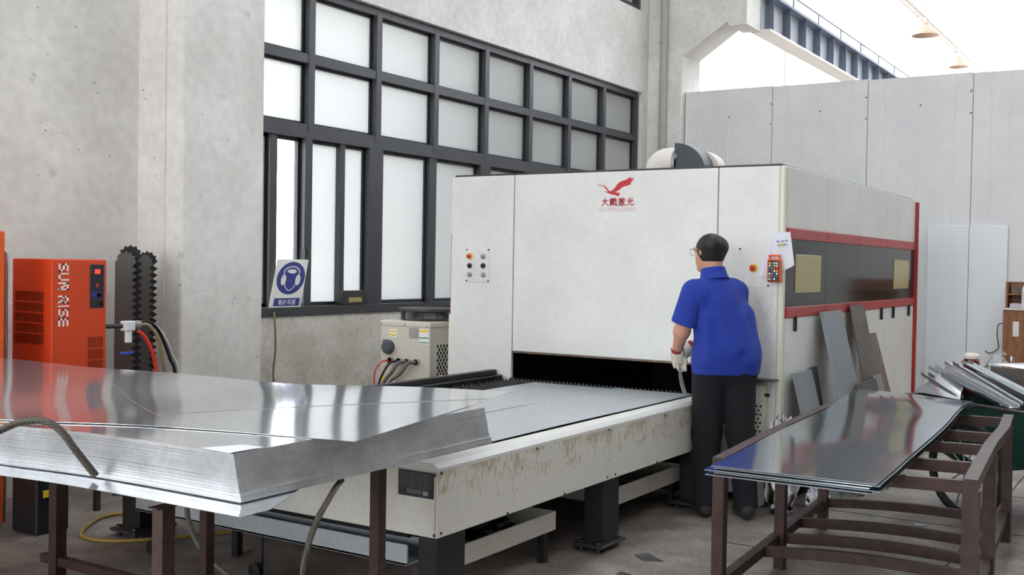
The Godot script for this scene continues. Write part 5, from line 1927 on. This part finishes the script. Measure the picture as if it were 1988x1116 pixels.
# ------------------------------------------------------------------ small things
func small_things() -> void:
	var st: SurfaceTool
	# blower on the machine's roof
	var b := thing("roof_blower", "white duct and dark rounded motor cover on the machine's roof", "blower", Vector3(-3.68, 2.159, -8.4))
	st = new_st()
	tube(st, smooth_path([Vector3(-0.02, 0.2, 0), Vector3(-0.1, 0.22, 0), Vector3(-0.17, 0.2, 0.0), Vector3(-0.2, 0.13, 0), Vector3(-0.2, 0.0, 0)]), 0.125, 24)
	put(st, "duct", M.duct, b)
	st = new_st()
	var half := PackedVector2Array([Vector2(-0.02, 0.0)])
	for k in 15:
		var t := PI / 2 * k / 14
		half.append(Vector2(-0.02 + 0.27 * sin(PI / 2 - t), 0.13 + 0.24 * sin(t)))
	half.insert(1, Vector2(0.25, 0.0))
	half.append(Vector2(-0.02, 0.37))
	prism(st, half, 0.2, Transform3D(Basis.IDENTITY, Vector3(0, 0, -0.1)))
	put(st, "motor_cover", M.slate, b)
	st = new_st()
	lathe(st, Vector3(0.12, 0.15, -0.11), Vector3(0, 0, -1), [Vector2(0, 0), Vector2(0.17, 0.0), Vector2(0.17, 0.16), Vector2(0, 0.16)], 24)
	box(st, Vector3(0.0, 0, -0.27), Vector3(0.27, 0.05, -0.11))
	put(st, "scroll", M.pale_paint, b)
	st = new_st()
	tube(st, [Vector3(-0.04, 0.2, 0), Vector3(-0.01, 0.2, 0)], 0.135, 24)
	put(st, "duct_collar", M.steel, b)
	# papers and the remote at the machine's corner
	var papers := [[[-2.342, 1.452], [-2.20, 1.44], [-2.145, 1.728], [-2.262, 1.722], 0.006, "white sheet hanging at the machine's corner, spread to the left"], [[-2.24, 1.46], [-2.115, 1.525], [-2.145, 1.73], [-2.26, 1.726], 0.016, "white sheet with blue writing hanging over the machine's corner"]]
	for k in 2:
		var q: Array = papers[k]
		st = new_st()
		var f := func(u: float, v: float) -> Vector3:
			var a := Vector2(q[0][0], q[0][1]).lerp(Vector2(q[1][0], q[1][1]), u)
			var c := Vector2(q[3][0], q[3][1]).lerp(Vector2(q[2][0], q[2][1]), u)
			var w := a.lerp(c, v)
			return Vector3(w.x, w.y, -6.594 + q[4] + 0.012 * sin(u * 5.0 + 1.0) * (1.0 - v))
		sheet(st, f, 0.0006, 10, 10)
		if k == 0:
			solo(st, "paper_sheet", M.paper, q[5], "paper")
		else:
			var t := thing("paper_sheet", q[5], "paper")
			put(st, "sheet", M.paper, t)
			st = new_st()
			for r in [[-2.225, 1.668, 0.022], [-2.195, 1.67, 0.016], [-2.172, 1.672, 0.018], [-2.218, 1.645, 0.014], [-2.178, 1.648, 0.02]]:
				box(st, Vector3(r[0], r[1], -6.563), Vector3(r[0] + r[2], r[1] + 0.006, -6.562))
				box(st, Vector3(r[0] + 0.004, r[1] - 0.006, -6.563), Vector3(r[0] + 0.008, r[1] + 0.01, -6.562))
			put(st, "handwriting", M.ink, t)
			st = new_st()
			cbox(st, Vector3(-2.201, 1.642, -6.563), Vector3(-2.187, 1.658, -6.5615), 0.0003)
			put(st, "yellow_sticker", M.yellow, t)
	var r := thing("remote_control", "orange handheld remote with rows of coloured keys hung on the machine", "remote", Vector3(-2.229, 1.416, -6.556))
	st = new_st()
	cbox(st, Vector3(-0.044, 0.0, 0.0), Vector3(0.044, 0.145, 0.028), 0.008)
	box(st, Vector3(-0.036, 0.14, 0.006), Vector3(-0.026, 0.172, 0.02))
	box(st, Vector3(0.026, 0.14, 0.006), Vector3(0.036, 0.172, 0.02))
	cbox(st, Vector3(-0.038, 0.16, 0.004), Vector3(0.038, 0.172, 0.022), 0.003)
	put(st, "case", M.orange_bright, r)
	st = new_st()
	cbox(st, Vector3(-0.034, 0.008, 0.028), Vector3(0.034, 0.136, 0.03), 0.001)
	put(st, "keypad", M.black, r)
	var tones := [M.sign_white, M.sign_white, M.green_print, M.yellow, M.sign_white, M.grey_print, M.blue_print, M.sign_white, M.red_print]
	for i in 7:
		for j in 4:
			st = new_st()
			cbox(st, Vector3(-0.030 + j * 0.0155, 0.014 + i * 0.0165, 0.03), Vector3(-0.0185 + j * 0.0155, 0.026 + i * 0.0165, 0.033), 0.001)
			put(st, "key", tones[(i * 5 + j * 2 + (i * j) % 3) % tones.size()], r)
	# perforated cover and bracket at the machine's foot
	var g := thing("perforated_cover", "white perforated upright cover at the machine's front right corner", "cover", Vector3(-2.33, 0, -6.5))
	st = new_st()
	cbox(st, Vector3(-0.07, 0.0, -0.09), Vector3(0.06, 0.79, 0.0), 0.02)
	put(st, "shell", M.white_edge, g)
	for i in 18:
		for j in 4:
			st = new_st()
			lathe(st, Vector3(-0.045 + j * 0.026 + (0.013 if i % 2 else 0.0), 0.2 + i * 0.026, 0.0), Vector3.BACK, [Vector2(0.007, 0), Vector2(0.007, 0.0008), Vector2(0, 0.001)], 8)
			put(st, "hole", M.black_matt, g)
	st = new_st()
	box(st, Vector3(-0.12, 0.8, -0.09), Vector3(0.13, 0.808, 0.03))
	put(st, "top_bracket", M.dark_steel, g)
	st = new_st()
	rod(st, Vector3(0.06, 0.71, -0.04), Vector3(0.085, 0.71, -0.04), 0.01, 8)
	put(st, "knob", M.black, g)
	# crumpled bags of waste paper
	var cr := noise(151, 9.0, 4)
	for s in [[Vector3(-2.12, 0.0, -6.43), 0.115, M.paper_grey, "crumpled pale waste bag on the floor at the machine's corner", 2.5], [Vector3(-1.93, 0.0, -6.55), 0.07, M.paper, "small crumpled white wrapper on the floor beside the waste bag", 1.2]]:
		st = new_st()
		var ce: Vector3 = s[0] + Vector3(0, s[1] * s[4], 0)
		var f := func(u: float, v: float) -> Vector3:
			var t := TAU * u
			var e := PI * (v - 0.5)
			var n := Vector3(cos(t) * cos(e), sin(e) * s[4], sin(t) * cos(e))
			return ce + n * s[1] * (1.0 + 0.35 * cr.get_noise_3d(n.x, n.y, n.z))
		sheet(st, f, 0.001, 28, 16)
		var o := solo(st, "waste_bag", s[2], s[3], "bag")
		o.position.y = 0.01
	# hearing-protection sign propped on the sill
	var sg := thing("safety_sign", "white and blue hearing-protection sign propped on the window sill", "sign", Vector3(-6.205, 1.125, -6.175))
	var lean := Transform3D.IDENTITY.scaled(Vector3(1, 1.06, 1)) * Transform3D(Basis(Vector3(0.10, 0, -1).normalized(), Vector3(-0.14, 1, -0.4).normalized(), Vector3(1, 0.14, 0.1).normalized()), Vector3.ZERO)
	st = new_st()
	box(st, Vector3(0, 0, -0.002), Vector3(0.325, 0.395, 0.0), lean)
	put(st, "plate", M.sign_white, sg)
	var disc := PackedVector2Array()
	for i in 40: disc.append(Vector2(0.172 + cos(TAU * i / 40) * 0.145, 0.24 + sin(TAU * i / 40) * 0.135))
	st = new_st()
	prism(st, disc, 0.001, lean)
	put(st, "blue_disc", M.blue_print, sg)
	# white head outline: band, ear cups, face contour
	st = new_st()
	var k0 := 0.01
	var lf2 := lean * Transform3D(Basis.IDENTITY, Vector3(0.172, 0.24, 0.001))
	var band := []
	for i in 13:
		var t := PI * (0.13 + 0.74 * i / 12.0)
		band.append(Vector2(cos(t) * 8.6, sin(t) * 6.0 + 3.4))
	strokes(st, [band], 1.1, k0, lf2, 0.001)
	strokes(st, [[Vector2(-8, 5.6), Vector2(-7.6, 2)], [Vector2(8, 5.6), Vector2(7.6, 2)]], 0.9, k0, lf2, 0.001)
	for s in [-1.0, 1.0]:
		var cup := PackedVector2Array()
		for i in 20: cup.append(Vector2(s * 7.4 + cos(TAU * i / 20) * 2.6, -1.6 + sin(TAU * i / 20) * 4.4) * k0)
		prism(st, cup, 0.001, lf2)
	strokes(st, [[Vector2(-5.6, -4), Vector2(-4.6, -7.4), Vector2(-1.4, -10), Vector2(1.4, -10), Vector2(4.6, -7.4), Vector2(5.6, -4)]], 0.7, k0, lf2, 0.001)
	var brow := PackedVector2Array()
	for q in [[-5, 5.4], [-2, 4.0], [2, 3.6], [5, 5.0], [3.6, 6.8], [0, 7.4], [-3.6, 6.8]]: brow.append(Vector2(q[0], q[1]) * k0)
	prism(st, brow, 0.001, lf2)
	put(st, "pictogram", M.sign_white, sg)
	st = new_st()
	box(st, Vector3(0.04, 0.01, 0.0), Vector3(0.305, 0.075, 0.001), lean)
	put(st, "caption_bar", M.blue_print, sg)
	var caption := [
		[[Vector2(1, 8.6), Vector2(6, 8.6)], [Vector2(3.5, 10), Vector2(3.5, 7)], [Vector2(0.6, 7), Vector2(9.4, 7)], [Vector2(1.6, 6), Vector2(5, 6), Vector2(5, 3.6), Vector2(1.6, 3.6), Vector2(1.6, 6)], [Vector2(1.6, 4.8), Vector2(5, 4.8)], [Vector2(0.8, 2.4), Vector2(6, 2.4)], [Vector2(2.2, 2), Vector2(1.4, 0.4)], [Vector2(4.4, 2), Vector2(5.2, 0.6)], [Vector2(7, 10), Vector2(7.4, 4), Vector2(9.4, 0.4)], [Vector2(9, 5), Vector2(6.4, 1)]],
		[[Vector2(2, 10), Vector2(2, 0.6), Vector2(1, 1)], [Vector2(0.4, 7.4), Vector2(3.6, 7.4)], [Vector2(0.4, 3.6), Vector2(3.6, 5)], [Vector2(6.6, 10), Vector2(7.2, 8.8)], [Vector2(5, 8), Vector2(9, 8), Vector2(9, 5), Vector2(5, 5)], [Vector2(5, 8), Vector2(4.8, 3), Vector2(4, 0.4)]],
		[[Vector2(0.8, 9.4), Vector2(9.2, 9.4)], [Vector2(2.8, 9.4), Vector2(2.8, 2.4)], [Vector2(7, 9.4), Vector2(7, 0.2)], [Vector2(2.8, 7), Vector2(7, 7)], [Vector2(2.8, 4.8), Vector2(7, 4.8)], [Vector2(0.6, 2), Vector2(9.4, 3)]],
		[[Vector2(1, 9.6), Vector2(4, 9.6), Vector2(4, 7), Vector2(1, 7), Vector2(1, 9.6)], [Vector2(6, 9.6), Vector2(9, 9.6), Vector2(9, 7), Vector2(6, 7), Vector2(6, 9.6)], [Vector2(0.6, 5.4), Vector2(9.4, 5.4)], [Vector2(5, 6.6), Vector2(3.4, 4.4), Vector2(0.8, 3.2)], [Vector2(5.6, 5.4), Vector2(9.2, 3.4)], [Vector2(1, 3), Vector2(4, 3), Vector2(4, 0.4), Vector2(1, 0.4), Vector2(1, 3)], [Vector2(6, 3), Vector2(9, 3), Vector2(9, 0.4), Vector2(6, 0.4), Vector2(6, 3)]]]
	for k in 4:
		st = new_st()
		strokes(st, caption[k], 0.8, 0.0042, lean * Transform3D(Basis.IDENTITY, Vector3(0.085 + k * 0.045, 0.02, 0.001)), 0.001)
		put(st, "character", M.sign_white, sg)
	# box on the sill behind the pane, and a hanging cable by the pier
	var x := thing("sill_box", "dark box with a yellow label on the window sill", "box", Vector3(-6.235, 1.125, -7.21))
	st = new_st()
	cbox(st, Vector3(-0.03, 0, -0.15), Vector3(0.03, 0.125, 0.15), 0.004)
	put(st, "case", M.dark_steel, x)
	st = new_st()
	cbox(st, Vector3(0.03, 0.025, -0.09), Vector3(0.0315, 0.065, 0.08), 0.0005)
	put(st, "label", M.amber, x)
	st = new_st()
	tube(st, smooth_path([Vector3(-6.17, 1.09, -6.2), Vector3(-6.14, 1.0, -6.18), Vector3(-6.15, 0.8, -6.2), Vector3(-6.16, 0.6, -6.19), Vector3(-6.15, 0.3, -6.21), Vector3(-6.15, 0.01, -6.2)]), 0.008, 8)
	solo(st, "hanging_cable", M.rubber_olive, "thin brown cable hanging down from the sill beside the pier", "cable")
	# hoses and cable on the floor at the left
	st = new_st()
	tube(st, smooth_path([Vector3(-4.4, 0.012, -4.5), Vector3(-4.85, 0.012, -4.35), Vector3(-5.218, 0.012, -4.121), Vector3(-5.279, 0.012, -3.963), Vector3(-5.11, 0.012, -3.712), Vector3(-4.961, 0.012, -3.613), Vector3(-4.779, 0.012, -3.653), Vector3(-4.6, 0.012, -3.86), Vector3(-4.4, 0.012, -4.2), Vector3(-4.15, 0.012, -4.45)], 10), 0.010, 8)
	solo(st, "air_hose", M.rubber_yellow, "yellow air hose looped on the floor under the stack", "hose")
	st = new_st()
	tube(st, smooth_path([Vector3(-5.36, 0.012, -4.2), Vector3(-5.47, 0.012, -4.38), Vector3(-5.6, 0.012, -4.6), Vector3(-5.4, 0.012, -4.75), Vector3(-5.1, 0.012, -4.6), Vector3(-4.9, 0.012, -4.62)], 10), 0.011, 8)
	solo(st, "air_hose", M.rubber_olive, "olive hose lying on the floor near the wall", "hose")
	st = new_st()
	tube(st, smooth_path([Vector3(-3.95, 0.42, -3.42), Vector3(-3.89, 0.30, -3.38), Vector3(-3.75, 0.19, -3.34), Vector3(-3.52, 0.1, -3.32), Vector3(-3.2, 0.03, -3.3), Vector3(-2.8, 0.012, -3.2)], 8), 0.012, 8)
	solo(st, "grey_cable", M.rubber_grey, "grey cable drooping to the floor under the stack", "cable")
	var gb := thing("transformer_box", "grey floor-standing box in the dark under the stack", "box", Vector3(-5.22, 0, -3.62))
	st = new_st()
	cbox(st, Vector3(-0.22, 0, -0.08), Vector3(0.0, 0.36, 0.12), 0.008)
	put(st, "case", M.black, gb)
	st = new_st()
	cbox(st, Vector3(0.0, 0.2, -0.06), Vector3(0.003, 0.24, 0.08), 0.001)
	put(st, "label", M.yellow, gb)
	# scraps on the floor
	var bits := [[-2.35, -5.05, 0.16, 0.1, "bluish metal scrap on the floor by the bed's middle leg"], [-2.3, -4.7, 0.12, 0.06, "small metal scrap on the floor in front of the bed"], [-1.15, -6.4, 0.1, 0.03, "small bright scrap on the floor under the bench"], [-1.35, -6.65, 0.07, 0.05, "pale scrap on the floor near the cart wheel"], [-2.0, -3.7, 0.2, 0.12, "dull flat scrap on the floor near the bed's corner"]]
	for s in bits:
		st = new_st()
		var xf := Transform3D(Basis.from_euler(Vector3(0.02, s[0] * 7.0, 0.02)), Vector3(s[0], 0.004, s[1]))
		prism(st, PackedVector2Array([Vector2(-s[2] / 2, -s[3] / 2), Vector2(s[2] / 2, -s[3] * 0.3), Vector2(s[2] * 0.4, s[3] / 2), Vector2(-s[2] * 0.3, s[3] * 0.4)]), 0.002, xf * Transform3D(Basis.from_euler(Vector3(-PI / 2, 0, 0)), Vector3.ZERO))
		solo(st, "metal_scrap", M.zinc_dull, s[4], "metal scrap")
